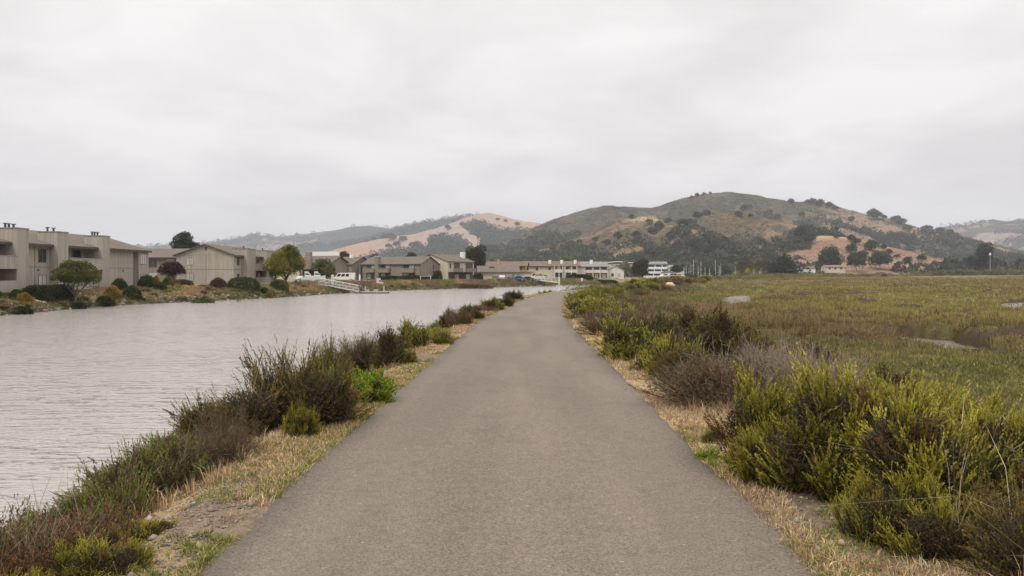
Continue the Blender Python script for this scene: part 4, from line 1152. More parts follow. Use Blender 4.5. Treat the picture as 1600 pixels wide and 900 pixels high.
# ------------------------------------------------------------------ building kit
class MB:
    def __init__(s): s.V = []; s.F = []
    def add(s, V, F):
        o = len(s.V); s.V += [tuple(map(float, v)) for v in V]; s.F += [tuple(i + o for i in f) for f in F]; return s
    def box(s, x0, y0, z0, x1, y1, z1):
        return s.add([(x0, y0, z0), (x1, y0, z0), (x1, y1, z0), (x0, y1, z0), (x0, y0, z1), (x1, y0, z1), (x1, y1, z1), (x0, y1, z1)],
                     [(0, 3, 2, 1), (4, 5, 6, 7), (0, 1, 5, 4), (1, 2, 6, 5), (2, 3, 7, 6), (3, 0, 4, 7)])
    def prism(s, poly, axis, a, b):
        """polygon (u,v) extruded along axis: 'x' -> (y,z), 'y' -> (x,z), 'z' -> (x,y)"""
        def P(u, v, w): return {'x': (w, u, v), 'y': (u, w, v), 'z': (u, v, w)}[axis]
        n = len(poly); V = [P(u, v, a) for u, v in poly] + [P(u, v, b) for u, v in poly]
        F = [tuple(range(n)), tuple(range(2 * n - 1, n - 1, -1))] + [(i, (i + 1) % n + 0, (i + 1) % n + n, i + n) for i in range(n)]
        return s.add(V, F)
    def tube(s, P, r, n=8):
        rr = [r] * len(P) if isinstance(r, (int, float)) else r
        V, F = tube(P, rr, n); F = [tuple(f) for f in F]
        F += [tuple(range(n)), tuple(range(len(V) - 1, len(V) - n - 1, -1))]
        return s.add(V, F)
    def ball(s, c, rx, ry, rz, nu=12, nv=7):
        V = []; F = []
        for i in range(nv + 1):
            a = math.pi * i / nv
            for j in range(nu):
                b_ = 2 * math.pi * j / nu
                V.append((c[0] + rx * math.sin(a) * math.cos(b_), c[1] + ry * math.sin(a) * math.sin(b_), c[2] + rz * math.cos(a)))
        for i in range(nv):
            for j in range(nu):
                F.append((i * nu + j, (i + 1) * nu + j, (i + 1) * nu + (j + 1) % nu, i * nu + (j + 1) % nu))
        return s.add(V, F)
    def build(s, name, mat, parent=None, smooth=False, bevel=0):
        me = bpy.data.meshes.new(name)
        me.from_pydata(s.V, [], s.F); me.validate()
        import bmesh
        bm = bmesh.new(); bm.from_mesh(me)
        bmesh.ops.recalc_face_normals(bm, faces=bm.faces)
        if bevel: bmesh.ops.bevel(bm, geom=bm.edges, offset=bevel, segments=2, affect='EDGES')
        bm.to_mesh(me); bm.free()
        if smooth:
            for p in me.polygons: p.use_smooth = True
        me.materials.append(mat)
        return link_mesh(name, me, parent)

def strips(m_, name, mat, parent):
    for i in range(len(m_.V) // 8):
        q = MB(); q.add(m_.V[i * 8:i * 8 + 8], [tuple(k - i * 8 for k in f) for f in m_.F[i * 6:i * 6 + 6]]); q.build(name, mat, parent)

def mat_siding(name, c, board=0.42, noise=.12):
    """vertical board siding with thin battens, weathered in streaks"""
    m, t, b = new_mat(name)
    tc = t.nodes.new('ShaderNodeTexCoord'); sp = t.nodes.new('ShaderNodeSeparateXYZ'); t.links.new(tc.outputs['Object'], sp.inputs[0])
    ad = t.nodes.new('ShaderNodeMath'); ad.operation = 'ADD'; t.links.new(sp.outputs[0], ad.inputs[0]); t.links.new(sp.outputs[1], ad.inputs[1])
    dv = t.nodes.new('ShaderNodeMath'); dv.operation = 'DIVIDE'; dv.inputs[1].default_value = board; t.links.new(ad.outputs[0], dv.inputs[0])
    fr = t.nodes.new('ShaderNodeMath'); fr.operation = 'FRACT'; t.links.new(dv.outputs[0], fr.inputs[0])
    fl = t.nodes.new('ShaderNodeMath'); fl.operation = 'FLOOR'; t.links.new(dv.outputs[0], fl.inputs[0])
    wn = t.nodes.new('ShaderNodeTexWhiteNoise'); wn.noise_dimensions = '1D'; t.links.new(fl.outputs[0], wn.inputs['W'])
    r0 = ramp(t, wn.outputs[0], [(0, .93), (1, 1.06)])
    r1 = ramp(t, fr.outputs[0], [(0.0, .72), (0.07, 1.0), (0.93, 1.0), (1.0, .72)])
    n = noise_node(t, 1.0, 5, .65, tc.outputs['Object'], (2.4, 2.4, .35))
    r2 = ramp(t, n.outputs[0], [(.3, 1 - noise), (.7, 1 + noise)])
    cc = mult(t, mult(t, mult(t, c, r0.outputs[0]), r1.outputs[0]), r2.outputs[0])
    t.links.new(cc, b.inputs['Base Color']); b.inputs['Roughness'].default_value = .85; b.inputs['Specular IOR Level'].default_value = .2
    bump(t, b, r1.outputs[0], .4, .02)
    return m
def mat_roof(name, c):
    m, t, b = new_mat(name)
    tc = t.nodes.new('ShaderNodeTexCoord')
    n = noise_node(t, .6, 5, .6, tc.outputs['Object']); n2 = noise_node(t, 7, 3, .7, tc.outputs['Object'], (1, 1, 5))
    cc = mult(t, mult(t, c, ramp(t, n.outputs[0], [(.3, .86), (.7, 1.12)]).outputs[0]), ramp(t, n2.outputs[0], [(.3, .85), (.7, 1.15)]).outputs[0])
    t.links.new(cc, b.inputs['Base Color']); b.inputs['Roughness'].default_value = .95; b.inputs['Specular IOR Level'].default_value = .1
    return m
SID = mat_siding('grey_siding', (0.325, 0.292, 0.250))
SIDB = mat_siding('warm_siding', (0.225, 0.190, 0.155))
SIDC = mat_siding('cream_wall', (0.50, 0.43, 0.34), .9, .06)
SIDW = mat_siding('pale_wall', (0.55, 0.51, 0.46), .8, .06)
SIDT = mat_siding('tan_wall', (0.40, 0.265, 0.165), .8, .06)
ROOF = mat_roof('shingle_roof', (0.132, 0.110, 0.092))
ROOF2 = mat_roof('brown_roof', (0.150, 0.110, 0.086))
ROOFG = mat_roof('grey_roof', (0.20, 0.19, 0.175))
WHITE = mat_plain('white_paint', (0.66, 0.65, 0.63), .5, noise=.06)
TRIM = mat_plain('dark_trim', (0.075, 0.058, 0.045), .7, noise=.1)
FRAME = mat_plain('window_frame', (0.12, 0.10, 0.085), .5, noise=.05)
GLASS = mat_plain('window_glass', (0.030, 0.032, 0.034), .08, noise=.1, spec=.6)
CURT = mat_plain('curtained_glass', (0.40, 0.39, 0.36), .35, noise=.12, scale=1.3, spec=.5)
METAL = mat_plain('metal', (0.11, 0.10, 0.095), .5, .6)
SHADE = mat_plain('patio_shade_panel', (0.085, 0.07, 0.06), .9)  # dark tone that paints the shade under balconies and in their recesses

def win(p, x, y, z, w, h, face='x', curtain=False, s=1, mull=1):
    """window whose outer face points along +-face; x,y,z = centre on the wall"""
    f = MB(); g = MB(); t_ = .05; a = w / 2; b = h / 2; d0, d1 = -.03 * s, .05 * s
    def bx(m_, u0, v0, u1, v1, w0, w1):
        w0, w1 = sorted((w0, w1))
        if face == 'x': m_.box(x + w0, y + u0, z + v0, x + w1, y + u1, z + v1)
        else: m_.box(x + u0, y + w0, z + v0, x + u1, y + w1, z + v1)
    bx(f, -a, -b, -a + t_, b, d0, d1); bx(f, a - t_, -b, a, b, d0, d1)
    bx(f, -a + t_, b - t_, a - t_, b, d0, d1); bx(f, -a + t_, -b, a - t_, -b + t_, d0, d1)
    for k in range(mull):
        u = -a + w * (k + 1) / (mull + 1); bx(f, u - .03, -b + t_, u + .03, b - t_, d0, d1 * .8)
    wo = f.build('window', FRAME, p)
    bx(g, -a + t_, -b + t_, a - t_, b - t_, d0, .02 * s)
    g.build('pane', GLASS if not curtain else CURT, wo)
    return wo

def gable_roof(p, x0, x1, y0, y1, ze, zr, axis='y', mat=ROOF, th=.14, over=.55, name='roof', fascia=True):
    m = MB()
    if axis == 'y':
        c = (x0 + x1) / 2; k = (zr - ze) / (x1 - c)
        a, b_ = x0 - over, x1 + over; za = ze - k * over
        m.prism([(a, za), (c, zr), (b_, za), (b_, za + th), (c, zr + th), (a, za + th)], 'y', y0 - over, y1 + over)
    else:
        c = (y0 + y1) / 2; k = (zr - ze) / (y1 - c)
        a, b_ = y0 - over, y1 + over; za = ze - k * over
        m.prism([(a, za), (c, zr), (b_, za), (b_, za + th), (c, zr + th), (a, za + th)], 'x', x0 - over, x1 + over)
    r = m.build(name, mat, p)
    if fascia:
        f = MB()
        if axis == 'y':
            for xx, s in ((a, -1), (b_, 1)): f.box(min(xx, xx + .05 * s), y0 - over, za - .08, max(xx, xx + .05 * s), y1 + over, za + th - .02)
        else:
            for yy, s in ((a, -1), (b_, 1)): f.box(x0 - over, min(yy, yy + .05 * s), za - .08, x1 + over, max(yy, yy + .05 * s), za + th - .02)
        strips(f, 'fascia', TRIM, r)
    return r

def gable_body(m, x0, x1, y0, y1, z0, ze, zr, axis='y'):
    if axis == 'y':
        c = (x0 + x1) / 2
        m.prism([(x0, z0), (x1, z0), (x1, ze), (c, zr - .01), (x0, ze)], 'y', y0, y1)
    else:
        c = (y0 + y1) / 2
        m.prism([(y0, z0), (y1, z0), (y1, ze), (c, zr - .01), (y0, ze)], 'x', x0, x1)
    return m

def flue(p, x, y, z):
    m = MB().tube([(x, y, z - .05), (x, y, z + .42)], .12, 8).tube([(x, y, z + .42), (x, y, z + .5)], .25, 8)
    return m.build('flue', METAL, p)

def balcony(p, x0, x1, y0, y1, z, axis='x', solid=True, mat=SID, rail=1.15):
    m = MB().box(x0, y0, z - .22, x1, y1, z)
    if axis == 'x':
        if solid: m.box(x1 - .1, y0, z, x1, y1, z + rail); m.box(x0, y0, z, x1 - .1, y0 + .08, z + rail); m.box(x0, y1 - .08, z, x1 - .1, y1, z + rail)
    else:
        if solid: m.box(x0, y0, z, x1, y0 + .1, z + rail); m.box(x0, y0 + .1, z, x0 + .08, y1, z + rail); m.box(x1 - .08, y0 + .1, z, x1, y1, z + rail)
    b_ = m.build('balcony', mat, p)
    c = MB()
    if axis == 'x': c.box(x1 - .16, y0 - .04, z + rail, x1 + .05, y1 + .04, z + rail + .06)
    else: c.box(x0 - .04, y0 - .05, z + rail, x1 + .04, y0 + .16, z + rail + .06)
    c.build('handrail', mat, b_)
    return b_

ZB = -.45
# ---- A: long two-storey block parallel to the water, left edge of the picture
A = empty('apartment_building', (-54.7, 98, ZB), 0, 'long grey-beige wood-sided apartment block with chimney piers at the left edge', 'building')
# local frame: x=0 facade (water side is +x), y along the bank, z from the ground
def Y(yw): return yw - 98
m = MB()
ye, yb = 5.3, Y(60)
wallsegs = [(60, 66), (70, 77), (85.2, 90.7), (102.4, 111)]
gable_body(m, -11.6, -1.2, Y(60), Y(114.6), -.3, 5.55, 7.15)
for a_, b_ in wallsegs: m.box(-1.22, Y(a_), -.3, 0, Y(b_), 5.35)
m.box(-1.22, Y(111.8), -.3, .35, Y(114.8), 5.35)
m.build('wall', SID, A)
tr = MB()
for a_, b_ in wallsegs: tr.box(-.005, Y(a_) + .02, 2.72, .025, Y(b_) - .02, 2.80)
for yy in (60.1, 65.9, 76.9, 110.9, 88): tr.box(-.004, Y(yy) - .05, -.2, .03, Y(yy) + .05, 5.3)
strips(tr, 'trim', SIDB, A)
# roof: front slope dips out over the facade
m = MB(); k = 1.6 / 5.0
m.prism([(-12.4, 5.3), (-6.4, 7.35), (.55, 5.28), (.55, 5.42), (-6.4, 7.51), (-12.4, 5.45)], 'y', Y(59.4), Y(115.4))
rf = m.build('roof', ROOF, A)
MB().box(.55, Y(59.4), 5.12, .62, Y(115.4), 5.40).build('gutter', TRIM, rf)
for a_, b_ in ((66, 69.6), (75, 77), (83.1, 85.2), (90.7, 92.8), (100.5, 102.4)):
    pr = MB().box(-1.3, Y(a_), -.3, 1.1, Y(b_), 6.9).build('chimney_pier', SID, A)
    MB().box(-1.36, Y(a_) - .06, 6.9, 1.16, Y(b_) + .06, 7.0).build('cap', SIDB, pr)
for yy in (67, 68.4, 75.5, 76.5, 83.5, 84.1, 84.9, 91.1, 92.3, 100.8, 101.4, 102.1): flue(A, -.4, Y(yy), 7.0)
for a_, b_ in ((92.8, 100.5), (77.0, 83.1), (69.6, 70)):
    if b_ - a_ < 1: continue
    balcony(A, -1.2, 1.32, Y(a_) + .02, Y(b_) - .02, 2.72)
    MB().box(-1.19, Y(a_) + .02, 0, -1.15, Y(b_) - .02, 2.5).build('patio_shade_panel', SHADE, A)  # dark panel painting the shade below the balcony
    n_ = 2 if b_ - a_ > 5 else 1
    for i in range(n_):
        yy = Y(a_) + (b_ - a_) * (i + .5) / n_
        win(A, -1.19, yy, 4.05, 1.9, 1.9, curtain=(i == 0)); win(A, -1.14, yy, 1.2, 1.7, 2.0, curtain=(i == 1))
    MB().box(1.2, Y(a_) + .05, 0, 1.3, Y(b_) + 1.2, 1.25).build('patio_fence', SID, A)
for yy, z, w_, h_, c_ in ((86.3, 4.1, 1.0, 1.6, 1), (89.4, 4.1, 1.5, 1.6, 0), (86.3, 1.1, .9, 1.5, 1), (89.4, 1.1, 1.5, 1.5, 1), (103.6, 4.0, 1.2, 1.6, 0), (103.6, 1.1, 1.2, 1.6, 0),
                          (62.5, 4.1, 1.6, 1.6, 1), (72.5, 4.1, 1.6, 1.6, 0), (62.5, 1.1, 1.6, 1.5, 0), (72.5, 1.1, 1.6, 1.5, 1)):
    win(A, 0, Y(yy), z, w_, h_, curtain=bool(c_))
win(A, .35, Y(113.2), 4.1, 2.0, 1.6, curtain=True, mull=2); win(A, .35, Y(113.2), 1.1, 1.6, 1.5, curtain=True)
for yy in (88.5, 107.8): MB().box(0, Y(yy), 2.3, .16, Y(yy) + .16, 2.5).build('wall_lamp', METAL, A)

# ---- B: gabled block further along, with a recessed wing
B = empty('apartment_building', (-55.8, 140, ZB), 0, 'grey gable-ended apartment block behind the round trimmed hedge', 'building')
def win_y(p, x, z, w_, h_, c_=False, yy=0.0, mull=1): return win(p, x, yy, z, w_, h_, face='y', curtain=c_, s=-1, mull=mull)
m = MB(); gable_body(m, -5.4, 5.2, 0, 22.5, -.3, 5.35, 7.25); m.build('wall', SID, B)
gable_roof(B, -5.4, 5.2, 0, 22.5, 5.37, 7.27, over=.5)
tr = MB().box(-5.4, -.03, 2.70, 5.2, -.002, 2.78).box(-5.4, -.03, 5.36, 5.2, -.002, 5.42)
for xx in (-2.7, 0, 5.12): tr.box(xx, -.03, -.2, xx + .08, -.002, 5.36)
tr.box(5.2, 0.0, 2.7, 5.23, 3.4, 2.78); strips(tr, 'trim', SIDB, B)
MB().box(-.22, -.06, 6.2, .22, -.001, 6.85).build('gable_vent', SHADE, B)
win_y(B, -2.75 - .2, 4.2, 1.3, 1.35, True); win_y(B, -2.75 - .2, 1.35, 1.3, 1.45, True)
win(B, 5.2, 1.9, 4.25, 1.2, 1.5); win(B, 5.2, 1.9, 1.2, 1.2, 1.5)
for a_, b_ in ((3.6, 8.4), (14.8, 19.2)):
    pr = MB().box(3.4, a_, -.3, 6.3, b_, 6.55).build('chimney_pier', SID, B); MB().box(3.34, a_ - .06, 6.55, 6.36, b_ + .06, 6.66).build('cap', SIDB, pr)
    flue(B, 4.8, (a_ + b_) / 2, 6.66)
balcony(B, 5.2, 6.5, 8.42, 14.78, 2.75); MB().box(5.21, 8.42, 0, 5.26, 14.78, 2.5).build('patio_shade_panel', SHADE, B)
win(B, 5.2, 10, 4.1, 1.5, 1.8, curtain=True); win(B, 5.2, 12.8, 4.1, 1.8, 1.8); win(B, 5.26, 11, 1.2, 1.6, 2.0); win(B, 5.26, 13.3, 1.2, 1.2, 2.0, curtain=True)
MB().box(6.5, 8, 0, 6.6, 21, 1.25).build('patio_fence', SID, B)

W = empty('apartment_building', (-74, 157, ZB), 0, 'low-lying wing with brown shingle roof behind the purple-leaved tree', 'building')
m = MB(); gable_body(m, -14, 12.5, 0, 11, -.3, 5.35, 7.1, 'x'); m.build('wall', SIDB, W)
gable_roof(W, -14, 12.5, 0, 11, 5.37, 7.12, 'x', over=.7)
for xx, c_ in ((-6.5, 0), (-2.8, 1), (.6, 0), (4.2, 1), (7.5, 0), (10.4, 1)): win_y(W, xx, 4.1, 1.7, 1.7, bool(c_)); win_y(W, xx, 1.3, 1.7, 1.8, not c_)
balcony(W, -8.5, -1, -1.4, 0, 2.7, 'y', mat=WHITE, rail=.9); balcony(W, 3, 9, -1.4, 0, 2.7, 'y', mat=WHITE, rail=.9)
pr = MB().box(-10.8, -.9, -.3, -9, 0.5, 6.6).build('chimney_pier', SID, W); flue(W, -7, 5.4, 6.9); flue(W, -9.9, 0, 6.6)

# ---- C: brown block facing the camera, and its nearer left part
ca_ = R(-25)
C = empty('apartment_building', (-44.0, 225.5, ZB), ca_, 'brown two-storey apartment block with three balconies and a chimney behind the dark clipped hedge', 'building')
m = MB(); gable_body(m, 0, 20, 0, 10, -.3, 4.7, 6.75, 'x'); m.build('wall', SIDB, C)
gable_roof(C, 0, 20, 0, 10, 4.72, 6.77, 'x', mat=ROOF, over=.4)
tr = MB()
for xx in (.1, 5.0, 9.0, 13.8, 19.9): tr.box(xx - .06, -.035, 0, xx + .06, -.002, 4.6)
strips(tr, 'trim', TRIM, C)
for x0, x1 in ((1.6, 4.8), (6.4, 9.9), (14.2, 18.2)):
    MB().box(x0, -.02, 2.6, x1, -.004, 4.45).build('recess_shade_panel', SHADE, C)  # flat dark panel on the wall, painted as the shade of a recess
    MB().box(x0, -.02, .1, x1, -.005, 2.25).build('patio_shade_panel', SHADE, C)
    w_ = (x1 - x0) / 2 - .1
    for i in range(2):
        win_y(C, x0 + (x1 - x0) * (.27 + .46 * i), 3.6, w_ * .85, 1.6, i == 1, yy=-.02); win_y(C, x0 + (x1 - x0) * (.27 + .46 * i), 1.2, w_ * .85, 1.8, i == 0, yy=-.02)
    balcony(C, x0 - .15, x1 + .15, -1.3, -.03, 2.45, 'y', mat=SIDB, rail=1.0)
ch = MB().box(4.9, -.7, -.3, 6.2, .6, 6.9).build('chimney', SIDB, C); MB().box(4.75, -.82, 6.9, 6.35, .75, 7.05).build('cap', WHITE, ch)
for yy in (7.2,):
    win(C, 20, yy, 3.9, .7, 1.3); win(C, 20, yy, 2.5, .7, .6, mull=0); win(C, 20, yy, 1.0, .7, 1.2)
C1 = empty('apartment_building', (-57.0, 228.5, ZB), ca_, 'brown gabled apartment block with one balcony between the green tree and the tall pile', 'building')
m = MB(); gable_body(m, 0, 11.5, 0, 10, -.3, 4.7, 6.8, 'x'); m.build('wall', SIDB, C1)
gable_roof(C1, 0, 11.5, 0, 10, 4.72, 6.82, 'x', over=.4)
MB().box(6, -.02, 2.6, 10, -.004, 4.4).build('recess_shade_panel', SHADE, C1); MB().box(6, -.02, .1, 10, -.005, 2.2).build('patio_shade_panel', SHADE, C1)
win_y(C1, 7.0, 3.5, 1.5, 1.7, False, -.02); win_y(C1, 9.0, 3.5, 1.5, 1.7, True, -.02); win_y(C1, 8.0, 1.2, 2.4, 1.8, False, -.02)
balcony(C1, 5.8, 10.2, -1.3, -.03, 2.45, 'y', mat=SIDB, rail=1.0)
ch = MB().box(7.4, 4.2, 6, 8.6, 5.2, 7.6).build('chimney', WHITE, C1)
# tower-like end block left of the green tree
T1 = empty('apartment_building', (at(468, 205), 205, ZB), R(-12), 'brown block with round stair tower partly hidden between two green trees', 'building')
m = MB(); gable_body(m, 0, 9, 0, 10, -.3, 5.0, 6.6, 'x').build('wall', SIDB, T1)
MB().tube([(2.6, -.4, -.3), (2.6, -.4, 5.2)], 1.25, 16).build('stair_tower', SIDB, T1)
gable_roof(T1, 0, 9, 0, 10, 5.02, 6.62, 'x', over=.6)
MB().box(1.8, -.2, 5.2, 3.2, 1.0, 7.7).build('chimney', SIDB, T1); MB().box(-.5, 5, 6.8, 9, 5.4, 7.9).build('roof_screen', WHITE, T1)
win_y(T1, .7, 3.8, .7, 1.4); win_y(T1, 6.2, 3.8, 1.4, 1.5, True); win_y(T1, 6.2, 1.2, 1.4, 1.6)
CP = empty('carport', (at(446, 190), 190, ZB), 0, 'pale low carport wall with dark opening under the yellow-green tree', 'carport')
MB().box(0, 0, -.2, 3.4, 4, 1.7).build('wall', SIDC, CP); strips(MB().box(3.4, 3, -.2, 7.2, 4, 2.9).box(3.5, .1, -.2, 3.7, .3, 2.9).box(7.0, .1, -.2, 7.2, .3, 2.9), 'post', SHADE, CP)
MB().box(1.0, -.5, 2.9, 7.8, 4.6, 3.1).build('roof', TRIM, CP)

# ---- D: cream block seen at its corner
D_ = empty('apartment_building', (-18.8, 225, ZB), R(60), 'cream gable-ended block with wide brown roof beside the dark conifer', 'building')
m = MB(); gable_body(m, 0, 14, 0, 12, -.3, 5.5, 7.6, 'x'); m.build('wall', SIDC, D_)
gable_roof(D_, 0, 14, 0, 12, 5.52, 7.62, 'x', over=.35)
MB().box(12.6, 3, 5, 13.8, 4.2, 8.6).build('chimney', WHITE, D_)
for x0, x1 in ((3.0, 6.3), (9.4, 13.4)):
    MB().box(x0, -.02, 2.7, x1, -.004, 5.1).build('recess_shade_panel', SHADE, D_)
    win_y(D_, (x0 + x1) / 2, 3.9, (x1 - x0) * .6, 1.9, False, -.02, mull=2)
    balcony(D_, x0, x1, -1.2, -.03, 2.6, 'y', mat=SIDB, rail=.95)
MB().box(.4, -.03, 0, 13.4, -.006, 2.3).build('patio_shade_panel', SHADE, D_)
win_y(D_, 1.3, 4.2, .9, 1.3); win_y(D_, 4.6, 1.0, 2.0, 1.5, True, -.03); win_y(D_, 10.6, 1.0, 2.0, 1.5, True, -.03)
MB().box(0, -2.2, 2.3, 10, -.04, 2.42).build('awning', TRIM, D_)

# ---- E: low garages
E = empty('garage_building', (at(752, 243), 243, ZB), R(3), 'low row of cream garages with wide brown roof behind the parked cars', 'garage')
m = MB(); gable_body(m, 0, 11.6, 0, 12, -.3, 2.5, 4.3, 'x'); m.box(11.6, 1.5, -.3, 16.4, 10, 2.3); m.build('wall', SIDC, E)
gable_roof(E, -.6, 11.6, 0, 12, 2.52, 4.32, 'x', over=.8, mat=ROOF)
MB().box(11.62, 1.0, 2.3, 17, 10.5, 2.55).build('flat_roof', ROOF2, E)
for i in range(4): MB().box(.6 + i * 2.75, -.05, -.2, 2.9 + i * 2.75, -.003, 2.0).build('garage_door', SIDW if i % 2 else SIDC, E)
MB().box(2.7, 3.4, 3.3, 4.2, 4.6, 4.2).build('roof_vent', TRIM, E)
MB().box(7.2, 3.6, 3.2, 7.6, 4.0, 4.5).build('chimney', SIDT, E)
# ---- F, G: longer houses behind
Fh = empty('apartment_building', (at(762, 268), 268, ZB), R(-4), 'tan two-storey house with red-brown roof rising behind the garages', 'building')
m = MB(); gable_body(m, 0, 13.2, 0, 11, -.3, 4.7, 6.1, 'x'); m.build('wall', SIDT, Fh)
gable_roof(Fh, 0, 13.2, 0, 11, 4.72, 6.12, 'x', over=.9, mat=ROOF2)
MB().box(5.6, -.02, 2.6, 9.0, -.004, 4.5).build('recess_shade_panel', SHADE, Fh); win_y(Fh, 7.2, 3.6, 2.6, 1.6, False, -.02, 2); win_y(Fh, 11.5, 3.7, 1.0, 1.2)
MB().box(3.2, 1.8, 5.2, 4.0, 2.6, 7.0).build('chimney', SIDT, Fh)
Gh = empty('apartment_building', (at(818, 284), 284, ZB), R(-3), 'long pale house with brown roof, small windows left and balconies right', 'building')
m = MB(); gable_body(m, 0, 20.3, 0, 12, -.3, 4.75, 6.45, 'x'); m.build('wall', SIDC, Gh)
gable_roof(Gh, 0, 20.3, 0, 12, 4.77, 6.47, 'x', over=.7, mat=ROOF2)
for xx in (1.4, 5.0): win_y(Gh, xx, 3.7, .9, 1.2, mull=0)
win_y(Gh, 9.6, 3.8, .8, 1.1, mull=0); win_y(Gh, 3.2, 1.2, 2.4, 1.3); win_y(Gh, 6.2, 1.0, .8, 1.6, mull=0)
for x0, x1 in ((11.6, 14.4), (15.4, 19.6)):
    MB().box(x0, -.02, .1, x1, -.004, 4.5).build('recess_shade_panel', SHADE, Gh)
    balcony(Gh, x0, x1, -1.3, -.03, 2.5, 'y', mat=SIDW, rail=.9)
    for xx in (x0 - .15, (x0 + x1) / 2, x1 - .1): MB().box(xx, -1.3, -.2, xx + .22, -1.08, 4.6).build('post', WHITE, Gh)
    win_y(Gh, (x0 + x1) / 2, 3.5, 1.6, 1.5, True, -.02); win_y(Gh, (x0 + x1) / 2, 1.2, 1.6, 1.7, False, -.02)
for xx in (9.2, 13.6, 18.6): MB().box(xx, 2.2, 5.4, xx + 1.0, 3.2, 7.0).build('chimney', WHITE, Gh)
Hh = empty('apartment_building', (at(902, 292), 292, ZB), R(2), 'grey-roofed white house with two tiers of balconies right of the long pale house', 'building')
m = MB(); gable_body(m, 0, 11.6, 0, 11, -.3, 4.6, 6.4, 'x'); m.build('wall', SIDW, Hh)
gable_roof(Hh, 0, 11.6, 0, 11, 4.62, 6.42, 'x', over=.5, mat=ROOFG)
for x0, x1 in ((3.2, 5.6), (6.3, 8.4), (9.1, 11.3)):
    MB().box(x0, -.02, .1, x1, -.004, 4.4).build('recess_shade_panel', SHADE, Hh); balcony(Hh, x0, x1, -1.2, -.03, 2.4, 'y', mat=SIDW, rail=.85)
    win_y(Hh, (x0 + x1) / 2, 3.4, 1.3, 1.4, False, -.02); win_y(Hh, (x0 + x1) / 2, 1.1, 1.3, 1.6, True, -.02)
MB().box(5.2, 2.4, 5.5, 6.2, 3.4, 7.2).build('chimney', WHITE, Hh)
Ih = empty('house', (at(949, 296), 296, ZB), R(4), 'small white gabled house at the right end of the row', 'house')
m = MB(); gable_body(m, 0, 6.5, 0, 9, -.3, 3.2, 4.9, 'y'); m.build('wall', SIDW, Ih)
gable_roof(Ih, 0, 6.5, 0, 9, 3.22, 4.92, 'y', over=.4, mat=ROOFG); win_y(Ih, 2, 1.4, 1.0, 1.2); win_y(Ih, 4.6, 1.4, 1.0, 1.2, True)
# ---- warehouse, stepped marina building, houses beyond, sheds
Wh = empty('warehouse', (at(932, 380), 380, ZB), R(-2), 'big low warehouse with white flat roof behind the row of houses', 'warehouse')
MB().box(0, 0, -.3, 21, 30, 6.6).build('wall', SIDW, Wh)
MB().prism([(-.8, 6.6), (10, 7.6), (21.8, 6.9), (21.8, 7.2), (10, 8.0), (-.8, 6.95)], 'y', -.8, 31).build('roof', WHITE, Wh)
for xx in (3, 8, 13, 18): MB().box(xx - 1.3, -.06, 3.4, xx + 1.3, -.004, 5.2).build('window', GLASS, Wh)
Jh = empty('marina_building', (at(1009, 332), 332, ZB), R(-6), 'white stepped three-tier marina building with grey roof', 'building')
for i in range(3):
    z = 1.9 * i; sx = 1.1 * i
    MB().box(sx * .4, 1.2 * i, z - .2, 11.2 - sx * .9, 14, z + 1.0).build('storey', WHITE, Jh)
    MB().box(sx * .4 + .3, 1.2 * i + .5, z + 1.0, 10.9 - sx * .9, 14, z + 1.9).build('window_band', GLASS, Jh)
    for k in range(4): MB().box(sx * .4 + .2 + k * 3.0, 1.2 * i + .35, z + 1.0, sx * .4 + .5 + k * 3.0, 1.2 * i + .65, z + 1.9).build('post', WHITE, Jh)
MB().prism([(2.6, 5.7), (14.5, 5.7), (14.5, 6.0), (8, 7.2), (2.6, 6.2)], 'x', .2, 9.6).build('roof', ROOFG, Jh)
Kh = empty('house', (at(1043, 372), 372, ZB), R(5), 'tan house with grey roof behind the flat-topped tree', 'house')
m = MB(); gable_body(m, 0, 8.2, 0, 10, -.3, 4.3, 6.0, 'y'); m.build('wall', SIDC, Kh); gable_roof(Kh, 0, 8.2, 0, 10, 4.32, 6.02, 'y', over=.5, mat=ROOFG); win_y(Kh, 2.4, 3.0, 1.1, 1.2); win_y(Kh, 5.6, 3.0, 1.1, 1.2)
Kp = empty('pavilion', (at(1034, 318), 318, ZB), 0, 'open pavilion with dark hipped roof in front of the marina building', 'pavilion')
MB().add([(-.3, 0, 2.1), (6.6, 0, 2.1), (6.6, 5, 2.1), (-.3, 5, 2.1), (2, 2.5, 3.1), (4.4, 2.5, 3.1)], [(0, 1, 5, 4), (1, 2, 5), (2, 3, 4, 5), (3, 0, 4), (0, 3, 2, 1)]).build('roof', TRIM, Kp)
for xx in (0, 2, 4.1, 6.1): MB().box(xx, .3, -.2, xx + .2, .5, 2.1).build('post', WHITE, Kp)
def shed(px, d, w_, h_, rz, label, roofm, wins, zg):
    s = empty('shed', (at(px, d), d, zg), rz, label, 'shed')
    m = MB(); gable_body(m, 0, w_, 0, 8, -1.5, h_, h_ + 1.2, 'x').build('wall', WHITE if wins != 3 else SIDC, s)
    gable_roof(s, 0, w_, 0, 8, h_ + .02, h_ + 1.22, 'x', over=.3, mat=roofm)
    for i in range(wins): win_y(s, w_ * (i + .6) / (wins + .3), h_ * .6, 1.5, 1.1, mull=0)
    return s
ROOFR = mat_roof('red_roof', (0.22, 0.13, 0.10))
shed(1246, 500, 12, 3.2, R(3), 'white boxy shed with dull red roof between the dark tree and the hill foot', ROOF2, 2, 1.6)
shed(1291, 500, 12.5, 2.2, R(2), 'long white shed with red roof at the foot of the red hill', ROOFR, 3, 3.4)
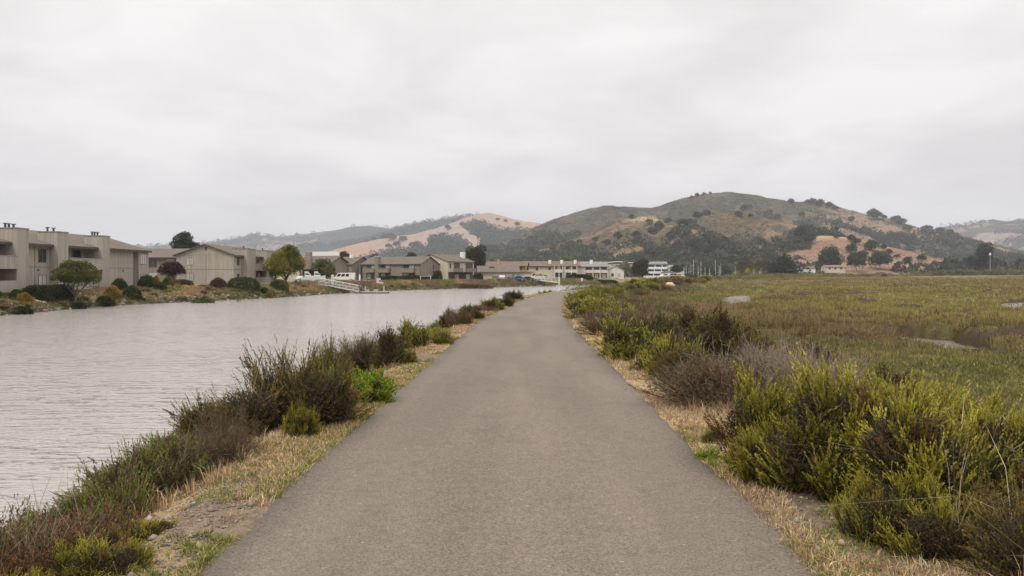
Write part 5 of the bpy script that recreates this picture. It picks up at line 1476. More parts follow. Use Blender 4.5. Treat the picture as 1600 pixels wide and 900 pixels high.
# ------------------------------------------------------------------ far bank trees and shrubs
DKO = dict(tip=(0.135, 0.135, 0.034), base=(0.040, 0.045, 0.016))
def tree(px, d, wpx, y0, y1, label, kind='dome', name='tree', tip=(0.12, 0.125, 0.035), base=(0.04, 0.045, 0.018), n=2600, leaf=.28, zg=None, trunk_r=.16, group=None, seed=0, gap=.0, flat=.8, n_l=9, stems=1):
    """crown spans wpx pixels and rows y0..y1 at distance d"""
    w_ = wpx / FP * d; zt = zat(y0, d); zb = zat(y1, d)
    x = at(px, d); g = hz(x, d) if zg is None else zg
    h = zt - zb; z0 = zb - g
    if kind == 'cone':
        rg = np.random.default_rng(seed); lobes = []
        for i in range(n_l):
            u = i / (n_l - 1); rr = (1 - u) ** .75 * .42 + .05
            lobes.append((rg.uniform(-.08, .08) * w_, rg.uniform(-.08, .08) * w_, z0 + h * (.08 + .86 * u), w_ * rr, w_ * rr, h * .14))
    elif kind == 'pine':
        rg = np.random.default_rng(seed); lobes = []
        for i in range(n_l):
            u = i / (n_l - 1); a = i * 2.4; rr = (.34 - .22 * u)
            lobes.append((math.cos(a) * w_ * rr * .8, math.sin(a) * w_ * rr * .8, z0 + h * (.1 + .82 * u), w_ * (.26 - .1 * u), w_ * (.26 - .1 * u), h * .11))
    elif kind == 'oval':
        rg = np.random.default_rng(seed)
        lobes = [(0, 0, z0 + h * .5, w_ * .40, w_ * .40, h * .44)]
        for i in range(n_l):
            a = i * 2.4; u = (i + .5) / n_l
            lobes.append((math.cos(a) * w_ * .24, math.sin(a) * w_ * .24, z0 + h * (.12 + .76 * u), w_ * .22, w_ * .22, h * .17))
    else:
        lobes = dome_lobes(seed, w_, h, z0, n_l)
    ca_, cb_ = tree_meshes(500 + seed, lobes, max(z0 * .5 + .25, .4) if n > 5000 else max(z0 + h * .18, .5), trunk_r, n, leaf, tip, base, gap=gap, limbs=8 if n > 5000 else 5)
    e = empty(name, (x, d, g), 0, label, 'tree', group)
    link_mesh('crown', ca_, e); link_mesh('trunk', cb_, e)
    return e
tree(118, 86.5, 64, 405, 450, 'dome-crowned dark olive tree with forked pale stems before the apartment piers', tip=(0.125, 0.128, 0.03), base=(0.036, 0.042, 0.014), n=6400, leaf=.17, trunk_r=.13, seed=1)
tree(270, 136, 38, 407, 434, 'dark purple-leaved tree between the two grey apartment blocks', tip=(0.075, 0.026, 0.032), base=(0.032, 0.013, 0.017), n=3000, leaf=.22, seed=2, n_l=10)
tree(286, 205, 43, 364, 392, 'dark pine rising behind the roof of the low wing', 'pine', 'pine_tree', tip=(0.06, 0.075, 0.045), base=(0.022, 0.030, 0.02), n=1900, leaf=.42, seed=3, n_l=12)
tree(305, 208, 12, 379, 390, 'small dark treetop just right of the pine', 'dome', 'tree', tip=(0.06, 0.075, 0.045), base=(0.022, 0.030, 0.02), n=400, leaf=.4, seed=4)
tree(446, 150, 58, 381, 436, 'large yellow-green tree with open bare stems next to the gabled block', tip=(0.29, 0.25, 0.032), base=(0.065, 0.070, 0.015), n=8500, leaf=.28, trunk_r=.2, seed=5, n_l=12, gap=.24)
tree(430, 158, 22, 404, 434, 'dark leafy lower tree left of the large yellow-green one', tip=(0.12, 0.13, 0.03), base=(0.03, 0.034, 0.014), n=1300, leaf=.3, seed=6)
tree(504, 195, 37, 403, 438, 'broad mid-green tree behind the gangway and parked boats', tip=(0.165, 0.185, 0.055), base=(0.045, 0.055, 0.024), n=3600, leaf=.35, seed=7, n_l=11)
tree(536, 262, 30, 393, 410, 'dark green treetop behind the gabled block with one balcony', tip=(0.075, 0.085, 0.03), base=(0.025, 0.032, 0.015), n=1300, leaf=.45, seed=8)
tree(586, 262, 13, 398, 410, 'small dark treetop left of the block chimney', tip=(0.045, 0.05, 0.03), base=(0.02, 0.022, 0.014), n=500, leaf=.45, seed=9)
tree(643, 262, 17, 394, 410, 'round green treetop behind the right end of the brown block', tip=(0.075, 0.09, 0.05), base=(0.03, 0.038, 0.02), n=700, leaf=.45, seed=10)
tree(743, 258, 35, 384, 425, 'tall dark conifer-like tree right of the cream block', 'oval', 'conifer', tip=(0.070, 0.070, 0.036), base=(0.026, 0.029, 0.017), n=4200, leaf=.42, trunk_r=.3, seed=11, n_l=14)
tree(776, 330, 22, 403, 416, 'yellow-green treetop behind the tan house', tip=(0.24, 0.26, 0.06), base=(0.08, 0.10, 0.03), n=900, leaf=.5, seed=12)
tree(883, 335, 23, 401, 412, 'bright green treetop above the long pale house', tip=(0.22, 0.27, 0.05), base=(0.08, 0.11, 0.03), n=900, leaf=.5, seed=13)
tree(923, 345, 20, 407, 418, 'grey-green treetop above the grey-roofed white house', tip=(0.12, 0.14, 0.06), base=(0.05, 0.06, 0.03), n=700, leaf=.5, seed=14)
tree(976, 318, 23, 409, 427, 'tan-green feathery tree at the right end of the row of houses', tip=(0.25, 0.22, 0.10), base=(0.10, 0.09, 0.045), n=1500, leaf=.45, seed=15)
tree(1000, 322, 28, 405, 431, 'tall dark brownish tree left of the white stepped building', 'oval', tip=(0.085, 0.078, 0.045), base=(0.028, 0.028, 0.02), n=3000, leaf=.5, seed=16)
tree(1058, 322, 21, 414, 427, 'flat-topped dark green umbrella-shaped tree before the marina', tip=(0.07, 0.095, 0.035), base=(0.028, 0.038, 0.018), n=1500, leaf=.4, seed=17)
tree(1166, 440, 32, 403, 430, 'olive round tree behind the marina boats', tip=(0.17, 0.15, 0.055), base=(0.06, 0.058, 0.028), n=2000, leaf=.7, seed=18, zg=-.3)
tree(1192, 445, 34, 402, 430, 'olive brown tree left of the big dark conifer', tip=(0.18, 0.15, 0.06), base=(0.06, 0.055, 0.028), n=2000, leaf=.7, seed=19, zg=-.3)
tree(1226, 430, 42, 398, 430, 'big black-green pyramidal tree left of the white sheds', 'cone', 'conifer', tip=(0.052, 0.062, 0.032), base=(0.020, 0.026, 0.016), n=4600, leaf=.75, trunk_r=.4, seed=20, n_l=10, zg=-.3)
tree(1208, 428, 20, 409, 430, 'dark green tree leaning on the big pyramidal one', tip=(0.08, 0.085, 0.04), base=(0.028, 0.032, 0.018), n=1300, leaf=.7, seed=21, zg=-.3)
tree(1132, 460, 20, 416, 429, 'low dark green tree among the masts', tip=(0.07, 0.085, 0.04), base=(0.03, 0.038, 0.02), n=800, leaf=.7, seed=22, zg=-.3)
tree(1100, 470, 22, 414, 429, 'dark treetop behind the densest group of masts', tip=(0.07, 0.085, 0.04), base=(0.03, 0.038, 0.02), n=800, leaf=.7, seed=23, zg=-.3)
tree(1168, 400, 7, 419, 428, 'tiny yellow tree among the marina boats', tip=(0.45, 0.42, 0.05), base=(0.2, 0.2, 0.03), n=300, leaf=.35, seed=24, zg=-.3)
tree(1538, 560, 26, 380, 423, 'tall dark tree standing behind the floodlight pole', 'oval', tip=(0.078, 0.082, 0.038), base=(0.030, 0.034, 0.020), n=3400, leaf=.9, trunk_r=.5, seed=25, n_l=14)
tree(1518, 590, 26, 399, 424, 'dark tree joined to the left of the tall one at the pole', tip=(0.07, 0.078, 0.04), base=(0.03, 0.035, 0.02), n=1500, leaf=.9, seed=26)
tree(1297, 566, 38, 383, 421, 'wide dark green oak at the foot of the red hill right of the shed', tip=(0.058, 0.066, 0.036), base=(0.026, 0.032, 0.020), n=3400, leaf=.9, trunk_r=.5, seed=27, n_l=11)
tree(1338, 566, 30, 392, 421, 'dark green oak between the red hill and the brown scrub', tip=(0.065, 0.072, 0.038), base=(0.028, 0.034, 0.020), n=2000, leaf=.9, seed=28)
tree(1376, 575, 34, 391, 418, 'dark oak with uneven crown on the right foot of the red hill', tip=(0.062, 0.07, 0.038), base=(0.026, 0.032, 0.020), n=2400, leaf=.9, seed=29)

# small crown for orchard-like copies on the slopes
OAKS = []
for i in range(4):
    lob = dome_lobes(40 + i, 2.0, 1.45, .25, 8)
    OAKS.append(tree_meshes(700 + i, lob, .5, .09, 620, .17, (0.078, 0.086, 0.042), (0.030, 0.036, 0.020), limbs=3, dens_in=.15))
def slope_tree(key, x, y, s, label, group, i):
    ca_, cb_ = OAKS[i % 4]
    z = float(hill_z(key, x, y))
    e = empty('oak_tree', (x, y, z - .15 * s), rs.uniform(0, 6.28), label, 'tree', group)
    e.scale = (s, s, s * rs.uniform(.8, 1.1))
    link_mesh('crown', ca_, e); link_mesh('trunk', cb_, e)
def hill_at(key, px, py):
    """point of the hill's front face nearest to where that pixel's ray meets it"""
    X1, v, ZZ, D, Df = HILLS[key]
    best = None
    for yy in np.linspace(Df, D, 160):
        x = (px - 800) / FP * yy
        z = float(hill_z(key, x, yy)); p = H0 - (z - CZ) / yy * FP
        if p <= py: return x, yy
    return (px - 800) / FP * D, D * .995
spots = [('red', [(1255, 373, 15), (1262, 379, 12), (1240, 384, 10), (1308, 371, 6), (1330, 376, 7), (1338, 381, 8), (1363, 384, 9), (1361, 390, 11), (1348, 400, 8), (1381, 388, 5), (1402, 402, 5), (1418, 408, 7), (1330, 395, 9), (1270, 371, 6), (1228, 389, 8), (1390, 395, 5), (1440, 407, 7)],
          'dark oak dotted on the red hill'),
         ('middle', [(1050, 371, 12), (1060, 366, 7), (1014, 350, 9), (986, 339, 8), (1090, 341, 13), (1104, 335, 11), (1079, 352, 12), (1068, 356, 13), (1044, 348, 10), (1030, 358, 12), (1020, 365, 12), (1154, 337, 10), (1173, 338, 7), (829, 375, 10), (831, 371, 7), (864, 368, 6), (995, 370, 9), (965, 373, 10), (948, 382, 9), (1110, 372, 9), (1130, 380, 10), (905, 380, 8), (890, 386, 10), (930, 376, 8)],
          'dark oak dotted on the brown middle hill'),
         ('main', [(1081, 309, 8), (1089, 306, 9), (1100, 304, 7), (1110, 302, 6), (1236, 316, 12), (1262, 316, 10), (1270, 317, 13), (1281, 321, 16), (1295, 324, 14), (1305, 327, 12), (1203, 333, 12), (1215, 341, 12), (1196, 336, 9), (1253, 338, 12), (1170, 327, 14), (1163, 329, 14), (1364, 341, 22), (1371, 341, 20), (1400, 346, 20), (1408, 350, 18), (1382, 341, 10),
                   (1442, 356, 14), (1452, 358, 12), (1468, 364, 15), (1484, 367, 14), (1493, 369, 12), (1418, 360, 16), (1330, 345, 12), (1310, 350, 14), (1350, 362, 13)],
          'dark oak high on the tallest hill'),
         ('golden', [(609, 374, 34), (601, 371, 22), (615, 374, 20), (628, 377, 22), (632, 375, 18), (607, 387, 22), (620, 386, 24), (650, 386, 30), (644, 385, 20), (573, 376, 16), (585, 373, 16), (598, 369, 12), (790, 346, 14), (778, 343, 14), (808, 353, 18), (700, 358, 20), (722, 352, 18), (747, 350, 14)],
          'lone dark tree on the golden grass hill')]
for key, L_, lab in spots:
    for i, (px, py, s) in enumerate(L_):
        x, y = hill_at(key, px, py + 1.5)
        slope_tree(key, x, y, s * .52, lab, 'dark oaks' + lab[lab.index(' on '):], i)
rng = np.random.default_rng(77)
def wooded(key, n, vlo, vhi, thr, sc, smin, smax, lab, pxr, tries=20000, seed=0):
    X1, v, ZZ, D, Df = HILLS[key]; k = 0
    X = rng.uniform(X1[0], X1[-1], tries); V_ = vlo + (vhi - vlo) * rng.uniform(0, 1, tries) ** 1.1; Y_ = Df + (D - Df) * V_
    m_ = fbm(X / sc, Y_ / sc, 900 + seed, 3) > thr + .15 * (V_ - vlo)
    px = 800 + X / Y_ * FP; m_ &= (px > pxr[0]) & (px < pxr[1])
    for x, y in zip(X[m_], Y_[m_]):
        slope_tree(key, x, y, rng.uniform(smin, smax), lab, 'woods: ' + lab[22:], k); k += 1
        if k >= n: break
wooded('middle', 120, .0, .42, .50, 70, 4.2, 7.6, 'rounded oak in the woods at the foot of the brown hills', (700, 1250), seed=1)
wooded('main', 62, .0, .5, .46, 90, 6.5, 11, 'rounded oak in the woods on the right shoulder of the tallest hill', (1330, 1600), seed=2)

# ---- woods and chaparral that read as one mass
def crowns(name, key, n, vlo, vhi, thr, sc, smin, smax, nq, tip, base, pxr=(-500, 2500), poly=None, seed=0, yoff=.35, squash=.75, extra=None, vpow=1.0):
    X1, v, ZZ, D, Df = HILLS[key]
    X = rng.uniform(X1[0], X1[-1], n * 6); V_ = vlo + (vhi - vlo) * rng.uniform(0, 1, n * 6) ** vpow; Y_ = Df + (D - Df) * V_
    Z = hill_z(key, X, Y_)
    px = 800 + X / Y_ * FP; py = H0 - (Z - CZ) / Y_ * FP
    m_ = (px > pxr[0]) & (px < pxr[1])
    if thr is not None: m_ &= fbm(X / sc, Y_ / sc, 900 + seed, 3) > thr
    if poly: 
        q = np.zeros(len(X), bool)
        for p in poly: q |= in_poly(px, py, p)
        m_ &= q
    if extra is not None: m_ &= extra(px, py)
    X, Y_, Z = X[m_][:n], Y_[m_][:n], Z[m_][:n]
    n = len(X); s = rng.uniform(smin, smax, n)
    i = np.repeat(np.arange(n), nq)
    nr = unit(rng.normal(size=(n * nq, 3))); nr[:, 2] = np.abs(nr[:, 2]) * 1.0
    P = np.stack([X, Y_, Z], -1)[i] + nr * s[i][:, None] * np.array([.5, .5, squash]) + np.array([0, 0, -.05]) * s[i][:, None]
    D_q = unit(nr + rng.normal(0, .6, nr.shape)); lf = s[i] * (rng.uniform(.25, .5, n * nq) if nq < 20 else rng.uniform(.18, .36, n * nq))
    Q = leaf_quads(P, D_q, lf, lf * .7, rng)
    tcol = lerpc(base, tip, rng.uniform(0, 1, n))[i] * (1 + rng.normal(0, .14, (n * nq, 1)))
    tag(quads(name, Q, np.clip(tcol, .003, 1), LEAF), kind='stuff')
WD = ((0.088, 0.094, 0.054), (0.038, 0.045, 0.029))
crowns('woodland', 'middle', 1500, .0, .55, .44, 75, 5, 11, 60, *WD, pxr=(600, 1330), seed=3, vpow=1.25)
crowns('woodland', 'main', 1500, .0, .62, .47, 110, 7, 14, 52, *WD, pxr=(1180, 1700), seed=4)
crowns('woodland', 'main', 2400, .0, .6, .30, 90, 7, 13, 26, (0.085, 0.085, 0.052), (0.045, 0.05, 0.032), pxr=(540, 900), seed=5)
crowns('woodland', 'middle', 1500, .0, .95, .36, 40, 4.5, 9, 60, (0.085, 0.092, 0.050), (0.034, 0.042, 0.026), pxr=(640, 930), seed=21, extra=lambda px, py: py > 383)
crowns('woodland', 'main', 1500, .0, .9, .38, 60, 7, 12, 52, (0.085, 0.092, 0.052), (0.036, 0.043, 0.028), pxr=(735, 1010), seed=22, extra=lambda px, py: py > 366)
crowns('woodland', 'red', 160, .75, .98, None, 1, 4, 7, 34, *WD, extra=lambda px, py: (px < 1262) & (px > 1170), seed=6)
crowns('woodland', 'golden', 2200, .0, .98, None, 1, 10, 20, 26, (0.05, 0.062, 0.034), (0.026, 0.034, 0.02), poly=[W1, W2, [(560, 412), (600, 402), (700, 396), (860, 392), (860, 412)]], seed=7)
crowns('woodland', 'wood_ridge', 4200, .3, 1.0, .30, 300, 10, 22, 26, (0.05, 0.062, 0.034), (0.026, 0.034, 0.02), seed=8)
crowns('woodland', 'far_left', 3800, .25, 1.0, .42, 380, 12, 26, 24, (0.05, 0.062, 0.034), (0.026, 0.034, 0.02), seed=9)
crowns('woodland', 'far_right', 3000, .0, 1.0, .45, 200, 9, 19, 26, (0.05, 0.062, 0.034), (0.026, 0.034, 0.02), seed=10, pxr=(1440, 1900))
crowns('chaparral', 'middle', 19000, .02, 1.0, .34, 30, .9, 3.0, 9, (0.105, 0.088, 0.052), (0.056, 0.050, 0.033), seed=11, squash=.4)
crowns('chaparral', 'main', 15000, .05, 1.0, .38, 50, 1.8, 5, 9, (0.082, 0.072, 0.050), (0.044, 0.042, 0.032), seed=12, squash=.4)
crowns('chaparral', 'red', 1600, .0, .9, .55, 18, .6, 1.8, 9, (0.16, 0.11, 0.06), (0.09, 0.065, 0.04), seed=13, squash=.4)

# ---- low belt of trees and scrub between marsh and hills
def flatland(name, n, d0, d1, px0, px1, s0, s1, nq, tip, base, thr, sc, seed, squash=.6):
    d = rng.uniform(d0, d1, n); px = rng.uniform(px0, px1, n); X = (px - 800) / FP * d
    k = fbm(X / sc, d / sc, 950 + seed, 3) > thr
    X, d = X[k], d[k]; Z = height(X, d); n = len(X); s = rng.uniform(s0, s1, n)
    i = np.repeat(np.arange(n), nq); nr = unit(rng.normal(size=(n * nq, 3))); nr[:, 2] = np.abs(nr[:, 2])
    P = np.stack([X, d, Z], -1)[i] + nr * s[i][:, None] * np.array([.6, .6, squash])
    lf = s[i] * rng.uniform(.22, .42, n * nq)
    Q = leaf_quads(P, unit(nr + rng.normal(0, .5, nr.shape) + np.array([0, 0, .3])), lf, lf * .6, rng)
    c = lerpc(base, tip, rng.uniform(0, 1, n))[i] * (1 + rng.normal(0, .15, (n * nq, 1)))
    tag(quads(name, Q, np.clip(c, .003, 1), LEAF), kind='stuff')
flatland('scrub', 1500, 474, 520, 1150, 1750, 2.0, 4.4, 60, (0.17, 0.165, 0.055), (0.085, 0.085, 0.035), .30, 25, 1)
flatland('scrub', 900, 476, 510, 1240, 1700, 1.5, 3.0, 50, (0.18, 0.125, 0.075), (0.10, 0.068, 0.045), .46, 20, 2)
flatland('scrub', 120, 525, 545, 1370, 1440, 3, 5, 60, (0.16, 0.115, 0.075), (0.10, 0.075, 0.05), .2, 20, 3)
flatland('woodland', 420, 560, 800, 1400, 1750, 6, 12, 90, *WD, .48, 60, 4, .75)
flatland('woodland', 260, 500, 560, 620, 1260, 4.5, 8.5, 90, *WD, .42, 50, 5, .8)
flatland('woodland', 170, 335, 425, 640, 1000, 3.2, 5.2, 90, (0.11, 0.115, 0.05), (0.05, 0.055, 0.03), .40, 30, 7, .85)
flatland('woodland', 260, 420, 520, 200, 800, 4.0, 7.0, 40, *WD, .52, 50, 6, .8)

# scrub that covers the far levee crest
n = 900
t_ = rng.uniform(84, 480, n); so = rng.uniform(-5, 6, n)
ix = np.interp(t_, LEV[:, 1], LEV[:, 0]); dxx = np.interp(t_ + 1, LEV[:, 1], LEV[:, 0]) - ix; l = np.hypot(dxx, 1)
X = ix + so / l; Yb = t_ - so * dxx / l; Z = height(X, Yb); s = rng.uniform(.5, 1.2, n) * np.clip(t_ / 160, .8, 1.9)
nq = 60; i = np.repeat(np.arange(n), nq); nr = unit(rng.normal(size=(n * nq, 3))); nr[:, 2] = np.abs(nr[:, 2])
P = np.stack([X, Yb, Z], -1)[i] + nr * s[i][:, None] * np.array([1.0, 1.0, .62]); lf = s[i] * rng.uniform(.16, .34, n * nq)
c = lerpc((0.09, 0.088, 0.034), (0.23, 0.21, 0.06), rng.uniform(0, 1, n)); c = np.where((rng.uniform(size=n) < .35)[:, None], np.array((0.15, 0.105, 0.062)), c)
tag(quads('scrub', leaf_quads(P, unit(nr * .5 + rng.normal(0, .5, nr.shape) + np.array([0, 0, .6])), lf, lf * .45, rng), np.clip(c[i] * (1 + rng.normal(0, .2, (n * nq, 1))), .01, 1), LEAF), kind='stuff')

# ------------------------------------------------------------------ clipped hedges and bank plants
def hedge(px, d, wm, dm, hm, label, tip, base, rz=0, name='hedge', cat='hedge', group=None, n=None, leaf=.10, zo=0, round_=.5, y=None):
    """trimmed hedge: leaves on and just under a rounded box"""
    x = at(px, d); g = hz(x, d) + zo
    n = n or int((900 + 900 * wm * hm) * (1.6 if leaf < .15 else 1))
    leaf = leaf * 1.45
    u = unit(rng.normal(size=(n, 3))); u[:, 2] = np.abs(u[:, 2])
    p_ = 2 / (1 - round_ * .75)
    sc = (np.abs(u[:, 0]) ** p_ + np.abs(u[:, 1]) ** p_ + np.abs(u[:, 2]) ** p_) ** (-1 / p_)
    lump_ = .86 + .26 * fbm(u[:, 0] * 2.1 + px, u[:, 1] * 2.1 + u[:, 2] * 2.7, 995, 3)
    P = u * sc[:, None] * (rng.uniform(.84, 1.04, n) * (lump_ if round_ < .4 else .5 + .5 * lump_))[:, None] * np.array([wm / 2, dm / 2, hm])
    D_q = unit(u * .45 + rng.normal(0, .8, (n, 3)))
    Q = leaf_quads(P, D_q, leaf * rng.uniform(.7, 1.5, n), leaf * .7 * rng.uniform(.7, 1.4, n), rng)
    pt = fbm(P[:, 0] * 1.3 + px, P[:, 2] * 1.6 + P[:, 1], 990, 3)
    c = lerpc(base, tip, np.clip(pt * 1.6 - .4 + rng.normal(0, .1, n), 0, 1)) * (1 + rng.normal(0, .12, (n, 1)))
    e = empty(name, (x, d, g), rz, label, cat, group)
    quads('foliage', Q, np.clip(c, .003, 1), LEAF, e)
    m_ = MB(); k_ = max(1, int(wm / 1.2))
    for i in range(k_):
        xx = (i + .5) / k_ * wm - wm / 2
        m_.tube([(xx * .9, 0, -.15), (xx, .05, hm * .7)], [.05, .02], 5)
    m_.build('stems', BARK, e)
    return e
DG = dict(tip=(0.075, 0.085, 0.022), base=(0.028, 0.034, 0.012)); MG = dict(tip=(0.13, 0.145, 0.035), base=(0.05, 0.058, 0.02))
OR = dict(tip=(0.42, 0.25, 0.035), base=(0.18, 0.12, 0.025)); BR = dict(tip=(0.115, 0.075, 0.045), base=(0.055, 0.038, 0.026)); YG = dict(tip=(0.24, 0.25, 0.035), base=(0.11, 0.12, 0.022))
hedge(62, 84.5, 3.4, 2.4, 1.55, 'dark clipped hedge left of the dome-crowned tree', **DG)
hedge(92, 88, 2.6, 3.4, 1.5, 'dark hedge right behind the trunk of the dome-crowned tree', **DG)
hedge(38, 80.5, 1.3, 1.2, 1.0, 'orange-yellow flowering shrub at the far left of the lawn edge', **OR, name='orange_shrub', cat='shrub', round_=.2)
hedge(26, 81, 1.2, 1.0, .8, 'olive shrub left of the orange one', **MG, name='shrub', cat='shrub', round_=.2)
hedge(35, 74.6, 1.7, 1.4, .85, 'dark green low mound on the bank near the left edge', **DG, name='shrub', cat='shrub', round_=.1, zo=.1)
hedge(122, 86, 1.6, 1.2, .75, 'small dark shrub under the dome-crowned tree', **DG, name='shrub', cat='shrub', round_=.1)
hedge(165, 92, 2.2, 1.8, 1.05, 'dark rounded shrub in front of the right chimney pier', **DG, name='shrub', cat='shrub', round_=.1)
hedge(175, 97, 1.7, 1.4, 1.4, 'orange shrub behind the dark rounded one', **OR, name='orange_shrub', cat='shrub', round_=.1)
hedge(186, 101, 2.0, 1.5, 1.6, 'dark clipped shrub below the plain wall', **DG, name='shrub', cat='shrub', round_=.2)
hedge(206, 99, 2.2, 1.8, 1.5, 'dark olive dome shrub at the corner of the long apartment block', **DG, name='shrub', cat='shrub', round_=.1)
hedge(229, 108, 2.2, 2.0, 1.6, 'dark green dome right of the long block corner', **DG, name='shrub', cat='shrub', round_=.1)
hedge(250, 108, 1.5, 1.5, 1.1, 'dark shrub with flat top near the purple tree', **DG, name='shrub', cat='shrub')
hedge(243, 112, 1.0, 1.0, 1.5, 'small orange shrub squeezed between two dark ones', **OR, name='orange_shrub', cat='shrub', round_=.1)
hedge(263, 124, 1.7, 1.6, 1.35, 'light green dome shrub in front of the purple tree', **MG, name='shrub', cat='shrub', round_=.1)
hedge(283, 119, 3.6, 1.5, .95, 'low rusty orange hedge under the purple tree', tip=(0.23, 0.14, 0.05), base=(0.10, 0.07, 0.03))
hedge(341, 119, 2.4, 2.0, 1.35, 'brown dome-shaped shrub before the gable wall', **BR, name='shrub', cat='shrub', round_=.1)
hedge(380, 121, 4.9, 2.4, 1.95, 'long round-cornered dark green hedge before the gable wall', **DG, n=6500)
hedge(412, 124, 1.6, 1.4, 1.0, 'dark low shrub right of the long round-cornered hedge', **DG, name='shrub', cat='shrub', round_=.1)
hedge(420, 123, 1.1, 1.0, .95, 'orange shrub near the patio fence', **OR, name='orange_shrub', cat='shrub', round_=.1)
hedge(436, 131, 2.9, 2.4, 1.75, 'square-cut green hedge under the large yellow-green tree', **MG)
hedge(435, 116, 1.0, 1.0, .8, 'bright yellow-green bush on the bank below the square hedge', **YG, name='shrub', cat='shrub', round_=0, zo=.1)
hedge(318, 103.5, 3.6, 3.0, 1.75, 'large leafy green mound growing down the bank', tip=(0.115, 0.145, 0.032), base=(0.03, 0.042, 0.014), name='shrub', cat='shrub', round_=0, leaf=.18, n=3200, zo=.1)
hedge(372, 109, 1.6, 1.3, 1.2, 'light green upright shrub on the bank', tip=(0.17, 0.20, 0.05), base=(0.07, 0.085, 0.025), name='shrub', cat='shrub', round_=0)
hedge(612, 214, 9, 1.5, 1.0, 'dark low hedge along the left half of the brown block', **DG, rz=R(-25), leaf=.2)
hedge(650, 207, 9.5, 1.6, 1.25, 'dark clipped hedge along the right half of the brown block', **DG, rz=R(-10), leaf=.2)
hedge(678, 206, 3.5, 1.5, 1.1, 'short dark hedge by the gable of the brown block', **DG, leaf=.2)
hedge(731, 200, 12.6, 2.2, 1.6, 'long brown clipped hedge before the cream block', tip=(0.235, 0.155, 0.075), base=(0.11, 0.078, 0.04), leaf=.2)
hedge(747, 222, 2.6, 2.2, 1.9, 'dark green bush between cream block and garages', **DG, name='shrub', cat='shrub', leaf=.2)
hedge(684, 222, 2.2, 2.0, 2.5, 'dark bush against the cream gable wall', **DG, name='shrub', cat='shrub', leaf=.2)
hedge(905, 268, 9, 1.6, 1.3, 'dark hedge before the grey-roofed white house', **DG, leaf=.25)
hedge(945, 270, 9, 1.6, 1.2, 'dark hedge before the small white gabled house', **DG, leaf=.25)
hedge(840, 262, 7, 1.6, 1.2, 'olive hedge before the long pale house', **MG, leaf=.25)
hedge(1020, 300, 12, 2, 1.2, 'dark hedge below the white stepped building', **DG, leaf=.3)

# single shrubs strewn over the far bank
def bank_xy(yy, off):
    x = np.interp(yy, SHO[:, 1], SHO[:, 0]); dx_ = np.interp(yy + 1, SHO[:, 1], SHO[:, 0]) - x; l = math.hypot(dx_, 1)
    return x - off / l, yy + off * dx_ / l
BK = [('coyote', 'green shrub', 'coyote_brush'), ('sage', 'grey-green shrub', 'sagebrush'), ('brown', 'brown shrub', 'brown_shrub'), ('sage', 'grey-green shrub', 'sagebrush'), ('brown', 'brown shrub', 'brown_shrub'), ('dark', 'dark shrub', 'dark_shrub')]
for i in range(120):
    yy = 66 + 170 * (i / 120) ** 1.25 + rs.uniform(-1, 1); off = rs.choice([1.6, 2.4, 3.4, 4.6, 5.6, 6.6]) + rs.uniform(-.4, .4)
    x, y = bank_xy(yy, off); k, what, nm = BK[rs.randrange(6)]
    zone = 'below the long apartment block' if yy < 104 else 'below the gable-ended block' if yy < 135 else 'beside the gangway and dock' if yy < 165 else 'before the distant row of houses'
    where = 'at the waterline ' if off < 2.6 else 'on the upper bank ' if off > 4 else 'halfway up the bank '
    s = rs.uniform(.7, 1.35)
    put_plant(k, i, nm, x, y, s, f'{what} {where}{zone}', 'shrub', 'bank shrubs: ' + what + ' ' + where + zone, sz=s * rs.uniform(.5, .8), rng=rs, zoff=.0)
# grasses over the whole far bank
n = 26000
yy = 60 + 215 * rng.uniform(0, 1, n) ** 1.2; off = rng.uniform(.6, 12, n)
x = np.interp(yy, SHO[:, 1], SHO[:, 0]); dx_ = np.interp(yy + 1, SHO[:, 1], SHO[:, 0]) - x; l = np.hypot(dx_, 1)
X = x - off / l; Yb = yy + off * dx_ / l; Z = height(X, Yb)
k = (Z > WZ + .05); X, Yb, Z, off, yy = X[k], Yb[k], Z[k], off[k], yy[k]
pc = fbm(X * .3, Yb * .16, 881, 3); p2 = fbm(X * .12, Yb * .08, 883, 3)
c = lerpc((0.34, 0.225, 0.115), (0.175, 0.17, 0.05), sstep(.42, .56, pc))
c = lerpc(c, (0.21, 0.13, 0.085), sstep(.52, .66, p2))
c = lerpc(c, (0.36, 0.27, 0.15), sstep(6.5, 8, off) * .7)
c = lerpc(c, (0.095, 0.10, 0.035), sstep(3.2, 1.2, off) * .75)
c = np.clip(c * (1 + rng.normal(0, .2, (len(X), 1))), .01, 1)
hgt = rng.uniform(.25, .62, len(X)) * np.where(off > 7, .45, 1) * np.clip(yy / 120, .8, 1.4)
Q, cc = grass_arrays(np.stack([X, Yb, Z - .03], -1), hgt, 9, c, rng, lean=.6, wid=.03, spreadr=.35)
tag(quads('bank_grass', Q, cc, TWIG), kind='stuff')
